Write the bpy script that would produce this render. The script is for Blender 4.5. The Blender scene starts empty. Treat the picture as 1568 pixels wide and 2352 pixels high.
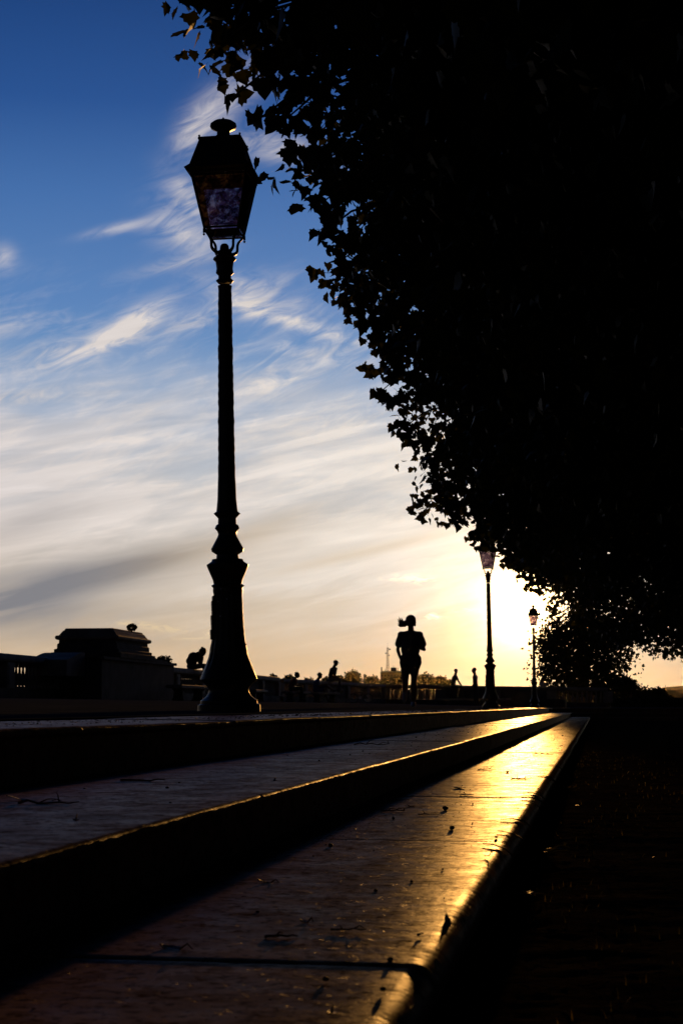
import bpy, bmesh, math, random
import numpy as np
from mathutils import Vector, Matrix, noise as mnoise

# ------------------------------------------------------------------ camera, sky, sun, exposure
SC = bpy.context.scene
COL = SC.collection
F = 3900.0            # focal length in picture units (picture 1568 x 2352)
CZ = 0.47             # height of the lens above the gravel
PITCH = math.atan((1622 - 1176) / F)
YAW = math.atan(586 * math.cos(PITCH) / F)

cd = bpy.data.cameras.new('camera')
cam = bpy.data.objects.new('camera', cd)
COL.objects.link(cam)
SC.camera = cam
cam.location = (0, 0, CZ)
cam.rotation_euler = (math.pi / 2 + PITCH, 0, YAW)
cd.sensor_fit = 'VERTICAL'
cd.sensor_height = 36.0
cd.lens = F / 2352 * 36.0
cd.clip_start = 0.05
cd.clip_end = 20000
cd.dof.use_dof = True
cd.dof.focus_distance = 9.0
cd.dof.aperture_fstop = 14
cd.dof.aperture_blades = 7

SUN_AZ, SUN_EL = math.radians(-2.35), math.radians(3.3)
SUN_DIR = Vector((math.sin(SUN_AZ) * math.cos(SUN_EL), math.cos(SUN_AZ) * math.cos(SUN_EL), math.sin(SUN_EL)))
sl = bpy.data.lights.new('sun', 'SUN')
sl.energy = 4.5
sl.angle = math.radians(0.6)
sl.color = (1.0, 0.47, 0.11)
sun = bpy.data.objects.new('sun', sl)
COL.objects.link(sun)
sun.rotation_euler = SUN_DIR.to_track_quat('Z', 'Y').to_euler()
sun.location = (0, 0, 30)

vs = SC.view_settings
vs.view_transform = 'Standard'
vs.look = 'None'
vs.exposure = 0.0
vs.gamma = 1.0

R = math.radians


def ray(px, py):
    """direction of the line of sight through a picture point"""
    x, y = px - 784, 1176 - py
    cp, sp = math.cos(PITCH), math.sin(PITCH)
    f = F * cp - y * sp
    z = F * sp + y * cp
    return Vector((x * math.cos(YAW) - f * math.sin(YAW), x * math.sin(YAW) + f * math.cos(YAW), z))


def at(px, py, Y):
    d = ray(px, py)
    return Vector((0, 0, CZ)) + d * (Y / d.y)


def azel(px, py):
    d = ray(px, py)
    return math.atan2(d.x, d.y), math.atan2(d.z, math.hypot(d.x, d.y))


class NT:
    """small helper for writing node maths"""
    def __init__(s, tree): s.t = tree; s.n = tree.nodes; s.l = tree.links
    def put(s, sock, v):
        if isinstance(v, bpy.types.NodeSocket): s.l.new(v, sock)
        elif v is not None: sock.default_value = v
    def m(s, op, a, b=None, c=None, clamp=False):
        n = s.n.new('ShaderNodeMath'); n.operation = op; n.use_clamp = clamp
        for i, v in enumerate((a, b, c)):
            if v is not None: s.put(n.inputs[i], v)
        return n.outputs[0]
    def add(s, a, b): return s.m('ADD', a, b)
    def sub(s, a, b): return s.m('SUBTRACT', a, b)
    def mul(s, a, b): return s.m('MULTIPLY', a, b)
    def ss(s, v, a, b, lo=0.0, hi=1.0):
        n = s.n.new('ShaderNodeMapRange'); n.interpolation_type = 'SMOOTHSTEP'
        s.put(n.inputs[0], v); s.put(n.inputs[1], a); s.put(n.inputs[2], b); s.put(n.inputs[3], lo); s.put(n.inputs[4], hi)
        return n.outputs[0]
    def vec(s, x, y, z=0.0):
        n = s.n.new('ShaderNodeCombineXYZ')
        for i, v in enumerate((x, y, z)): s.put(n.inputs[i], v)
        return n.outputs[0]
    def xyz(s, v):
        n = s.n.new('ShaderNodeSeparateXYZ'); s.l.new(v, n.inputs[0]); return n.outputs
    def vm(s, op, a, b=None):
        n = s.n.new('ShaderNodeVectorMath'); n.operation = op
        s.put(n.inputs[0], a)
        if b is not None: s.put(n.inputs[1], b)
        return n
    def noise(s, v, scale, detail=4.0, rough=0.5, dist=0.0, out=0):
        n = s.n.new('ShaderNodeTexNoise')
        if v is not None: s.l.new(v, n.inputs['Vector'])
        s.put(n.inputs['Scale'], scale); n.inputs['Detail'].default_value = detail
        n.inputs['Roughness'].default_value = rough; n.inputs['Distortion'].default_value = dist
        return n.outputs[out]
    def mix(s, f, a, b, mode='MIX'):
        n = s.n.new('ShaderNodeMix'); n.data_type = 'RGBA'; n.blend_type = mode
        s.put(n.inputs[0], f)
        for k, v in ((6, a), (7, b)):
            if isinstance(v, (tuple, list)) and len(v) == 3: v = (*v, 1.0)
            s.put(n.inputs[k], v)
        return n.outputs[2]
    def ramp(s, f, stops):
        n = s.n.new('ShaderNodeValToRGB'); s.l.new(f, n.inputs[0])
        e = n.color_ramp.elements
        while len(e) < len(stops): e.new(0.5)
        for k, (p, c) in enumerate(stops):
            e[k].position = p; e[k].color = (*c, 1.0) if len(c) == 3 else c
        return n.outputs[0]


# ---- the sky: Nishita sky seen through layers of cirrus
world = bpy.data.worlds.new('World')
SC.world = world
world.use_nodes = True
wt = world.node_tree
wt.nodes.clear()
W = NT(wt)
wo = wt.nodes.new('ShaderNodeOutputWorld')
bg = wt.nodes.new('ShaderNodeBackground')
W.l.new(bg.outputs[0], wo.inputs[0])
sky = wt.nodes.new('ShaderNodeTexSky')
sky.sky_type = 'NISHITA'
sky.sun_disc = False
sky.sun_elevation = SUN_EL
sky.sun_rotation = SUN_AZ
sky.air_density = 1.0
sky.dust_density = 0.6
sky.ozone_density = 2.0
SKY_STRENGTH = 0.12
tc = wt.nodes.new('ShaderNodeTexCoord')
DIR = tc.outputs['Generated']
dx, dy, dz = W.xyz(DIR)
AZ = W.m('ARCTAN2', dx, dy)                       # radians, 0 towards +Y
EL = W.m('ARCSINE', dz)
azd, eld = W.mul(AZ, 57.2958), W.mul(EL, 57.2958)  # degrees
cosang = W.vm('DOT_PRODUCT', DIR, SUN_DIR).outputs['Value']
ANG = W.mul(W.m('ARCCOSINE', W.m('MINIMUM', cosang, 1.0)), 57.2958)


def rot_uv(az0, el0, deg, sx, sy):
    """sky coordinates centred on a direction, turned, divided by the two half sizes"""
    a = W.sub(azd, az0); e = W.sub(eld, el0)
    c, s_ = math.cos(R(deg)), math.sin(R(deg))
    u = W.add(W.mul(a, c / sx), W.mul(e, s_ / sx))
    v = W.add(W.mul(a, -s_ / sy), W.mul(e, c / sy))
    return u, v


def blob(px, py, lx, ly, deg):
    """soft oval patch of sky; lengths in picture units"""
    a, e = azel(px, py)
    k = 57.2958 / F
    u, v = rot_uv(math.degrees(a), math.degrees(e), deg, lx * k, ly * k)
    r2 = W.add(W.mul(u, u), W.mul(v, v))
    return W.m('EXPONENT', W.mul(r2, -1.0))


def total(xs):
    r = xs[0]
    for x in xs[1:]: r = W.add(r, x)
    return r


SKYC = W.mul(SKY_STRENGTH, 1.0)
base = W.vm('SCALE', sky.outputs[0]); wt.links.new(SKYC, base.inputs['Scale'])
skycol = base.outputs[0]
# colour of the clear sky by height above the horizon (degrees), warm low, deep blue high
t_el = W.m('DIVIDE', eld, 60.0, clamp=True)
clear = W.ramp(t_el, [(0.0, (.64, .42, .23)), (1.6 / 60, (.62, .45, .28)), (4 / 60, (.52, .44, .34)), (7.5 / 60, (.30, .40, .52)),
                      (10.5 / 60, (.15, .31, .56)), (13.5 / 60, (.095, .225, .50)), (17 / 60, (.052, .155, .41)),
                      (20 / 60, (.017, .082, .29)), (24 / 60, (.006, .045, .19)), (1.0, (.005, .018, .07))])
base_col = W.mix(0.96, skycol, clear)
# the half of the sky away from the sunset is much darker
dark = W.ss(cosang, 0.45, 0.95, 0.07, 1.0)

# cirrus: streaked noise fields in turned, stretched sky coordinates
def streaks(deg, sx, sy, scale, detail, dist, seed, rough=0.55):
    u, v = rot_uv(-12.0, 8.0, deg, sx, sy)
    return W.noise(W.vec(u, v, seed), scale, detail, rough, dist)

warp = W.noise(W.vec(azd, eld, 3.1), 0.22, 3.0, 0.5, 0.0)
big = streaks(16, 9.0, 2.3, 1.0, 5.0, 0.7, 1.7)
fine = streaks(14, 8.0, 0.8, 1.0, 6.0, 0.7, 5.2, 0.55)
fine2 = streaks(9, 6.0, 0.75, 1.3, 6.0, 0.9, 9.4, 0.55)
feather = streaks(24, 3.0, 1.0, 1.6, 8.0, 1.3, 12.4, 0.6)

elw = W.add(eld, W.mul(W.sub(warp, 0.5), 3.0))
veil_h = W.mul(W.ss(elw, 12.5, 8.3), W.ss(elw, 0.5, 4.0, 0.35, 1.0))
tex = W.add(W.mul(big, 0.74), W.add(W.mul(fine, 0.17), W.mul(fine2, 0.14)))
veil = W.mul(veil_h, W.ss(tex, 0.36, 0.60, 0.45, 1.0))
high = W.mul(W.ss(elw, 16.0, 11.0), W.ss(W.add(W.mul(fine, 0.5), W.mul(feather, 0.5)), 0.46, 0.75, 0.0, 0.38))

def wisp(px, py, lx, ly, deg, k, lo=0.24, hi=0.80, src=None):
    return W.mul(W.mul(blob(px, py, lx, ly, deg), k), W.ss(src or feather, lo, hi))

wisps = total([
    wisp(300, 748, 90, 26, 32, 1.3, .2, .6), wisp(215, 790, 120, 22, 20, .8),
    wisp(445, 740, 80, 26, 24, .75), wisp(110, 812, 70, 20, 12, .3),
    wisp(560, 700, 70, 30, -22, .9), wisp(690, 745, 150, 17, -16, 1.1), wisp(640, 690, 120, 30, -14, .5),
    wisp(760, 820, 130, 22, -10, .6), wisp(600, 640, 90, 26, 10, .35),
    wisp(445, 300, 34, 56, -32, .75, .2, .75), wisp(480, 270, 80, 38, 46, .45, .2, .75), wisp(540, 210, 80, 40, 45, .6, .2, .75),
    wisp(640, 340, 90, 30, -8, .7, .3, .65), wisp(720, 380, 60, 18, -12, .4, .3, .65),
    wisp(432, 450, 62, 26, -42, .8, .2, .72), wisp(440, 545, 60, 36, -18, .7, .2, .72), wisp(400, 500, 60, 60, 0, .3, .3, .62),
    wisp(285, 522, 80, 11, 14, .55, .25, .6), wisp(410, 605, 90, 14, 14, .4, .25, .6),
    wisp(10, 590, 26, 26, 30, .5, .2, .6), wisp(20, 750, 60, 20, 10, .3, .2, .6), wisp(520, 650, 90, 20, -6, .4),
    wisp(650, 860, 160, 40, 14, .5), wisp(850, 960, 120, 14, 22, .5), wisp(60, 910, 160, 18, 8, .6)])
cov = W.m('ADD', W.add(veil, high), wisps, clamp=True)

# lit colour of the cloud: lilac far from the sun, cream and then near-white towards it
near = W.m('EXPONENT', W.mul(ANG, -1 / 15.0))
lowmix = W.ss(eld, 7.5, 2.0)
cc = W.mix(lowmix, (.72, .66, .68), (.66, .50, .345))
cc = W.mix(W.m('MULTIPLY', W.mul(near, W.ss(eld, .5, 4.5, .25, 1.0)), 1.2, clamp=True), cc, (1.0, .92, .82))
lit = W.add(0.84, W.mul(W.sub(W.add(W.mul(fine, .5), W.mul(fine2, .5)), 0.5), 0.7))
cc = W.vm('SCALE', cc).outputs[0].node; wt.links.new(lit, cc.inputs['Scale']); cc = cc.outputs[0]
cloudy = W.mix(cov, base_col, cc)

# thicker grey banks of cloud low in the west
banks = total([W.mul(blob(150, 1335, 380, 50, 10), .95), W.mul(blob(420, 1262, 260, 26, 14), .45),
               W.mul(blob(60, 1415, 260, 40, 3), .75), W.mul(blob(80, 1190, 120, 30, 20), .28),
               W.mul(blob(640, 1195, 120, 22, 20), .35), W.mul(blob(830, 1270, 260, 13, 13), .35),
               W.mul(blob(620, 1395, 240, 20, 2), .30), W.mul(blob(760, 1520, 260, 22, 0), .22), W.mul(blob(300, 1470, 260, 22, 0), .3),
               W.mul(blob(1150, 1388, 42, 7, 3), .50), W.mul(blob(960, 1455, 150, 9, 2), .2)])
banks = W.m('MULTIPLY', banks, W.ss(W.add(W.mul(big, .4), W.mul(fine, .6)), .30, .60, .55, 1.05), clamp=True)
grey = W.mix(W.ss(ANG, 16, 5), (.225, .225, .245), (.62, .46, .27))
cloudy = W.mix(banks, cloudy, grey)
# small bright cumulus scraps near the horizon
scr = W.noise(W.vec(W.mul(azd, 1.2), W.mul(eld, 3.4), 2.2), 1.6, 7.0, 0.65, 0.6)
scraps = total([W.mul(blob(395, 1445, 95, 8, -7), 1.2), W.mul(blob(450, 1462, 45, 6, 5), 1.0), W.mul(blob(300, 1432, 40, 5, 3), .8),
                W.mul(blob(960, 1330, 45, 9, -4), 1.4), W.mul(blob(985, 1415, 30, 6, -6), 1.4), W.mul(blob(895, 1330, 20, 4, 0), .8),
                W.mul(blob(1065, 1402, 30, 5, 0), .8)])
scraps = W.m('MULTIPLY', scraps, W.ss(scr, .42, .60), clamp=True)
bright = W.mix(W.ss(ANG, 12, 5), (.70, .55, .36), (1.3, 1.15, .85))
cloudy = W.mix(scraps, cloudy, bright)

# bright aureole that thin cloud makes round the low sun
def aur(amp, sig, col):
    e = W.mul(W.m('EXPONENT', W.mul(W.m('POWER', W.m('DIVIDE', ANG, sig), 1.3), -1.0)), amp)
    n = W.vm('SCALE', col); wt.links.new(e, n.inputs['Scale']); return n.outputs[0]
g = W.vm('ADD', aur(0.08, 6.0, (1.0, .66, .30)), aur(2.4, 1.75, (1.0, .64, .25))).outputs[0]
g = W.vm('ADD', g, aur(16.0, .6, (1.0, .62, .22))).outputs[0]
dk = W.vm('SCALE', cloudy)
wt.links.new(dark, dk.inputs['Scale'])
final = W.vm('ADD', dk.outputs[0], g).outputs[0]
# below the horizon: dull ground colour
final = W.mix(W.ss(eld, -1.2, -0.1), (.10, .075, .05), final)
wt.links.new(final, bg.inputs[0])
bg.inputs[1].default_value = 1.0
world.cycles.sampling_method = 'MANUAL'
world.cycles.sample_map_resolution = 1024

# ------------------------------------------------------------------ helpers
def put(o, label=None, cat=None, group=None, kind=None):
    for k, v in (('label', label), ('category', cat), ('group', group), ('kind', kind)):
        if v: o[k] = v
    return o


def empty(name, loc=(0, 0, 0), rot=(0, 0, 0)):
    o = bpy.data.objects.new(name, None)
    o.empty_display_size = 0.2
    o.location = loc; o.rotation_euler = rot
    COL.objects.link(o)
    return o


def children(o):
    return [c for c in bpy.data.objects if c.parent == o]


def copy_tree(o, parent=None):
    kids = children(o)
    c = o.copy(); COL.objects.link(c); c.parent = parent
    for k in kids: copy_tree(k, c)
    return c


class MB:
    """collects shapes, then links them as one mesh object"""
    def __init__(s): s.v = []; s.f = []
    def quadring(s, rings, close=True, cap0=True, cap1=True):
        b = len(s.v); n = len(rings[0])
        for r in rings: s.v.extend([tuple(p) for p in r])
        for i in range(len(rings) - 1):
            for j in range(n if close else n - 1):
                k = (j + 1) % n
                s.f.append((b + i * n + j, b + i * n + k, b + (i + 1) * n + k, b + (i + 1) * n + j))
        if cap0: s.f.append(tuple(b + j for j in range(n))[::-1])
        if cap1: s.f.append(tuple(b + (len(rings) - 1) * n + j for j in range(n)))
        return s
    def box(s, x0, x1, y0, y1, z0, z1, M=None):
        r = [[(x0, y0, z), (x1, y0, z), (x1, y1, z), (x0, y1, z)] for z in (z0, z1)]
        if M is not None: r = [[tuple(M @ Vector(p)) for p in q] for q in r]
        return s.quadring(r)
    def lathe(s, prof, seg=24, cx=0, cy=0, flute=0, fd=0.0, f0=0, f1=0):
        rings = []
        for r, z in prof:
            q = []
            for j in range(seg):
                a = 2 * math.pi * j / seg
                rr = r
                if flute and f0 <= z <= f1: rr = r - fd * (0.5 + 0.5 * math.cos(flute * a))
                q.append((cx + rr * math.cos(a), cy + rr * math.sin(a), z))
            rings.append(q)
        return s.quadring(rings)
    def tube(s, pts, rad, seg=8, flat=1.0):
        pts = [Vector(p) for p in pts]
        if not hasattr(rad, '__len__'): rad = [rad] * len(pts)
        rings = []; up = Vector((0.13, 0.21, 0.97))
        for i, p in enumerate(pts):
            t = (pts[min(i + 1, len(pts) - 1)] - pts[max(i - 1, 0)]).normalized()
            a = t.cross(up)
            if a.length < 1e-3: a = t.cross(Vector((1, 0, 0)))
            a.normalize(); b = t.cross(a).normalized(); up = b
            up = a.cross(t).normalized()
            rings.append([p + a * math.cos(2 * math.pi * j / seg) * rad[i] + up * math.sin(2 * math.pi * j / seg) * rad[i] * flat for j in range(seg)])
        return s.quadring(rings)
    def ball(s, c, r, seg=12, n=8):
        if not hasattr(r, '__len__'): r = (r, r, r)
        rings = []
        for i in range(n + 1):
            t = math.pi * min(max(i / n, .02), .98)
            rings.append([(c[0] + r[0] * math.sin(t) * math.cos(2 * math.pi * j / seg), c[1] + r[1] * math.sin(t) * math.sin(2 * math.pi * j / seg), c[2] - r[2] * math.cos(t)) for j in range(seg)])
        return s.quadring(rings)
    def frustum(s, h0, h1, z0, z1, rot=0):
        c, q = math.cos(rot), math.sin(rot)
        R4 = lambda h, z: [(x * c - y * q, x * q + y * c, z) for x, y in ((-h, -h), (h, -h), (h, h), (-h, h))]
        return s.quadring([R4(h0, z0), R4(h1, z1)])
    def build(s, name, mat, parent=None, smooth=False, M=None):
        me = bpy.data.meshes.new(name)
        me.from_pydata([tuple(v) for v in s.v], [], s.f)
        if M is not None: me.transform(M)
        bm = bmesh.new(); bm.from_mesh(me); bmesh.ops.recalc_face_normals(bm, faces=bm.faces); bm.to_mesh(me); bm.free()
        if smooth:
            me.polygons.foreach_set('use_smooth', [True] * len(me.polygons))
            if smooth != 'all': me.set_sharp_from_angle(angle=R(38))
        me.materials.append(mat)
        o = bpy.data.objects.new(name, me)
        COL.objects.link(o); o.parent = parent
        return o


def material(name, col, rough=0.7, spec=0.5, metal=0.0):
    m = bpy.data.materials.new(name); m.use_nodes = True
    t = m.node_tree; b = t.nodes['Principled BSDF']
    b.inputs['Base Color'].default_value = (*col, 1)
    b.inputs['Roughness'].default_value = rough
    b.inputs['Specular IOR Level'].default_value = spec
    b.inputs['Metallic'].default_value = metal
    return m, NT(t), b


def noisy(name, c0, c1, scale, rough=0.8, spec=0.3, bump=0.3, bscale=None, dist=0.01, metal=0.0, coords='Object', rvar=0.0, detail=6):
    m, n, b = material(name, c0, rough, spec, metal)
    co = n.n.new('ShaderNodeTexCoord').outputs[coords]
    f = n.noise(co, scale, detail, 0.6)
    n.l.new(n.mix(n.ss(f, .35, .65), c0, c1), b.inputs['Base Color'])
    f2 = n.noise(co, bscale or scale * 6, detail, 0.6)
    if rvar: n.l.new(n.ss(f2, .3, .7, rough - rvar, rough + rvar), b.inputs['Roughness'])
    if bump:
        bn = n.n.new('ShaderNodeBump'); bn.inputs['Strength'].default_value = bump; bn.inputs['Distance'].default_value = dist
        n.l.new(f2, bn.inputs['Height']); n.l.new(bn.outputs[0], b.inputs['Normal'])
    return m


def stone_tread():
    m, n, b = material('worn_stone', (.2, .17, .14), .4, .05)
    co = n.n.new('ShaderNodeTexCoord').outputs['Object']
    x, y, z = n.xyz(co)
    slab = n.m('FLOOR', n.m('DIVIDE', n.add(y, .2), 2.15))
    wn = n.n.new('ShaderNodeTexWhiteNoise'); wn.noise_dimensions = '1D'; n.l.new(slab, wn.inputs['W'])
    big = n.noise(co, 1.6, 5, .6); mid = n.noise(co, 9, 6, .65); fine = n.noise(co, 85, 5, .7)
    stre = n.noise(n.vec(n.mul(x, 3.0), n.mul(y, 38.0), 0.0), 1.0, 5, .65, .5)
    c = n.mix(n.ss(big, .3, .7), (.095, .064, .040), (.165, .115, .075))
    c = n.mix(n.mul(n.ss(mid, .5, .72), .55), c, (.09, .07, .05))
    c = n.mix(n.mul(n.ss(fine, .58, .75), .5), c, (.07, .05, .035))
    spot = n.ss(n.noise(co, 42, 5, .65), .53, .60); blot = n.ss(n.noise(co, 13, 8, .72, .6), .50, .58)
    c = n.mix(n.mul(spot, .75), c, (.03, .02, .013)); c = n.mix(n.mul(blot, .55), c, (.05, .034, .022))
    c = n.mix(n.mul(n.m('SUBTRACT', wn.outputs[0], .5), .5), c, (.16, .12, .09))
    n.l.new(c, b.inputs['Base Color'])
    pit = n.ss(n.noise(co, 34, 4, .6), .60, .70)
    rgh = n.add(n.ss(mid, .3, .7, .39, .49), n.mul(pit, .1))
    n.l.new(rgh, b.inputs['Roughness'])
    hgt = n.add(n.add(n.mul(mid, .55), n.mul(fine, .24)), n.add(n.mul(stre, .16), n.mul(pit, -.35)))
    bn = n.n.new('ShaderNodeBump'); bn.inputs['Strength'].default_value = .8; bn.inputs['Distance'].default_value = .004
    n.l.new(hgt, bn.inputs['Height'])
    n.n.remove(b)
    df = n.n.new('ShaderNodeBsdfDiffuse'); n.l.new(c, df.inputs[0]); n.l.new(bn.outputs[0], df.inputs['Normal'])
    gl = n.n.new('ShaderNodeBsdfAnisotropic'); gl.distribution = 'BECKMANN'; n.l.new(rgh, gl.inputs['Roughness']); n.l.new(bn.outputs[0], gl.inputs['Normal'])
    fr = n.n.new('ShaderNodeFresnel'); fr.inputs[0].default_value = 1.16
    k = n.mul(n.mul(fr.outputs[0], GLOSS), n.ss(n.add(n.mul(mid, .6), n.mul(fine, .4)),   .35, .6, 1.15, .55))
    k = n.mul(k, n.m('SUBTRACT', 1.0, n.m('ADD', n.mul(spot, .5), n.mul(blot, .45), clamp=True)))
    mx = n.n.new('ShaderNodeMixShader'); n.l.new(k, mx.inputs[0]); n.l.new(df.outputs[0], mx.inputs[1]); n.l.new(gl.outputs[0], mx.inputs[2])
    n.l.new(mx.outputs[0], n.n['Material Output'].inputs[0])
    return m


GLOSS = .22
M_STEP = stone_tread()
M_TERR = noisy('terrace_asphalt', (.028, .038, .062), (.052, .064, .095), 3.0, rough=.85, spec=0.0, bump=.8, bscale=60, dist=.006)
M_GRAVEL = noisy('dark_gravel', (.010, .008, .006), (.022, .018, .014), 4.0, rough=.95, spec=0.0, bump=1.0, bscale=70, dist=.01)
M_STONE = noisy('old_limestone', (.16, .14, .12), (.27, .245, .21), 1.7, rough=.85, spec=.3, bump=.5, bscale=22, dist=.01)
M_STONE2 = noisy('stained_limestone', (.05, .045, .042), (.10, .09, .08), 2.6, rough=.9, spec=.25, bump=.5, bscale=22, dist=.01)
M_IRON = noisy('painted_cast_iron', (.012, .013, .013), (.022, .021, .019), 8.0, rough=.45, spec=.3, bump=.35, bscale=42, dist=.003, rvar=.1)
M_IRON2 = noisy('brown_sheet_metal', (.035, .018, .008), (.05, .028, .012), 8.0, rough=.55, spec=.4, bump=.2)
M_LAND = noisy('far_land', (.02, .025, .015), (.04, .04, .025), .02, rough=1, spec=0, bump=0)
M_DIRT = noisy('dead_leaf', (.05, .028, .012), (.11, .06, .02), 30.0, rough=.6, spec=.3, bump=.4, dist=.002)
M_TWIG = noisy('twig_bark', (.03, .02, .013), (.06, .04, .025), 30.0, rough=.8, spec=.2, bump=.4, dist=.002)

# ------------------------------------------------------------------ ground, terrace and steps
H_T, H_M, H_B = CZ - .058, CZ - .213, CZ - .350      # upper coping, middle tread, lower tread
X_T, X_M, X_B = -1.49, -.80, -.222                   # their nosing lines
X_C = -2.06                                          # where the coping meets the terrace surface
Y_C = 56.0                                           # where the steps turn to the right


def terrace_z(x):
    return CZ - .036 + .021 * (-x - 2.55) if x < X_C else CZ - .046


def rail_of_slabs(name, xin, xn, top, bottom, seed, y0=-14.0, y1=Y_C, phase=0.0, slope=0.0, r=.038):
    """long step of rounded stone slabs laid end to end with open joints"""
    mb = MB(); rnd = random.Random(seed)
    L = 2.15; k = math.floor((y0 - phase) / L)
    while True:
        a = phase + k * L; b = a + L; k += 1
        if a >= y1: break
        b = min(b, y1)
        gap = .0007 + .0008 * rnd.random()
        dzz = rnd.uniform(-.001, .001); tilt = rnd.uniform(-.0015, .0015); dxn = rnd.uniform(-.002, .002)
        step = .022 if 0 < b < 9.5 else (.07 if b < 22 else .3)
        m = max(2, int((b - a) / step)); ys = [a + gap + (b - a - 2 * gap) * i / m for i in range(m + 1)]
        ys = [ys[0] - .0, ys[0] + .006] + ys[1:-1] + [ys[-1] - .006, ys[-1]]
        base = []
        nin = 14 if b < 22 else 6
        for i in range(nin): base.append((xin + (xn - r - xin) * i / (nin - 1), 0.0, 0.15))
        for i in range(1, 9):
            t = i / 8 * math.pi * .62
            base.append((xn - r + r * math.sin(t), -r + r * math.cos(t), 1.0))
        lx, lz, _ = base[-1]
        base.append((xn - .05, lz - .012, 0.4)); base.append((xn - .052, bottom - top, 0.2))
        rings = []
        for j, y in enumerate(ys):
            e = .0012 if j in (0, len(ys) - 1) else 0.0
            q = []
            for (x, z, w) in base:
                n1 = mnoise.noise(Vector((x * 2.2, y * .9, seed * 3.3)))
                n2 = mnoise.noise(Vector((x * 9, y * 5, seed)))
                n3 = mnoise.noise(Vector((x * 30, y * 26, seed + 5)))
                big = abs(min(0.0, mnoise.noise(Vector((y * 2.3, seed * 7.7, .5))) + .30)) * .007
                zz = top + z + dzz + tilt * (y - a) + n1 * .0016 + n2 * .0006 * (1 + w * min(1, r / .047)) + slope * (x - xn)
                ws = w * min(1, r / .047)
                zz += n3 * .0008 * ws - big * .5 * ws - e
                xx = x + (n2 * .0022 + n3 * .0010 - big) * ws + dxn * w
                q.append((xx, y, zz))
            rings.append(q)
        mb.quadring(rings, close=False, cap0=False, cap1=False)
        n = len(base)
        for ring in (rings[0], rings[-1]):       # end faces of the slab
            bi = len(mb.v); mb.v.extend(ring); mb.v.append((xin, ring[0][1], bottom)); mb.f.append(tuple(range(bi, bi + n + 1)))
    o = mb.build(name, M_STEP, smooth=True)
    return put(o, kind='structure')


rail_of_slabs('upper_step', X_C, X_T, H_T, H_M - .01, 3, phase=.55, slope=-.012, r=.014)
rail_of_slabs('middle_step', X_T - .05, X_M, H_M, H_B - .01, 5, phase=1.92, slope=-.004, r=.013)
rail_of_slabs('lower_step', X_M - .05, X_B, H_B, -.05, 9, phase=.2, slope=-.004)

# the steps turn the corner and run on to the right
mb = MB()
for (xa, ya, yb, top, bot) in ((X_T, Y_C + 1.15, Y_C + 1.75, H_T, H_M - .01), (X_M, Y_C + .55, Y_C + 1.18, H_M, H_B - .01), (X_B, Y_C, Y_C + .58, H_B, -.05)):
    pr = [(yb, bot), (yb, top), (ya + .05, top), (ya + .015, top - .01), (ya, top - .04), (ya + .02, top - .07), (ya + .03, bot)]
    xs = [xa - .1 + 2.15 * i for i in range(20)]
    for i in range(len(xs) - 1):
        mb.quadring([[(xs[i] + .004, y, z) for y, z in pr], [(xs[i + 1] - .004, y, z) for y, z in pr]])
put(mb.build('return_steps', M_STEP, smooth=True), kind='structure')
mb = MB()
for (xa, ya, top, bot) in ((X_C, Y_C + 1.7, H_T, -.3), (X_T - .05, Y_C + .9, H_M, -.3), (X_M - .05, Y_C + .4, H_B, -.3)):
    pass
mb.box(X_C, X_T + .02, Y_C, Y_C + 1.75, -.3, H_T - .001)
mb.box(X_T - .03, X_M + .02, Y_C, Y_C + 1.14, -.3, H_M - .001)
mb.box(X_M - .03, X_B + .02, Y_C, Y_C + .56, -.3, H_B - .001)
put(mb.build('corner_steps', M_STEP), kind='structure')


def sheet(name, mat, xs, ys, zf, kind='structure'):
    v = [(x, y, zf(x, y)) for y in ys for x in xs]
    n = len(xs)
    f = [(j * n + i, j * n + i + 1, (j + 1) * n + i + 1, (j + 1) * n + i) for j in range(len(ys) - 1) for i in range(n - 1)]
    me = bpy.data.meshes.new(name); me.from_pydata(v, [], f); me.polygons.foreach_set('use_smooth', [True] * len(f))
    me.materials.append(mat); o = bpy.data.objects.new(name, me); COL.objects.link(o)
    return put(o, kind=kind)


def lin(a, b, n): return [a + (b - a) * i / n for i in range(n + 1)]
def gro(a, b, n, p=2.0): return [a + (b - a) * (i / n) ** p for i in range(n + 1)]


def tz(x, y):
    return terrace_z(x) + .004 * mnoise.noise(Vector((x * .8, y * .35, 0))) - .001
sheet('terrace', M_TERR, [-16 + .2 * i for i in range(70)] + [X_C + .0015], lin(-14, 2, 16) + gro(2, 93, 220, 1.5)[1:], tz)
sheet('terrace_landing', M_TERR, lin(X_C + .0015, 42, 60), lin(Y_C + 1.751, 93, 60), lambda x, y: CZ - .062 + .003 * mnoise.noise(Vector((x * .8, y * .35, 0))))


def gz(x, y):
    return .010 * mnoise.noise(Vector((x * 1.3, y * 1.3, 7))) + .005 * mnoise.noise(Vector((x * 6, y * 6, 3))) + .006 * mnoise.noise(Vector((x * 25, y * 25, 3)))
sheet('gravel_ground', M_GRAVEL, gro(-.30, 1.6, 70, 1.0) + gro(1.6, 60, 60, 2.2)[1:], lin(-14, 1, 10) + gro(1, 8, 260, 1.3)[1:] + gro(8, Y_C + .04, 90, 1.5)[1:], gz)


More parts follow.
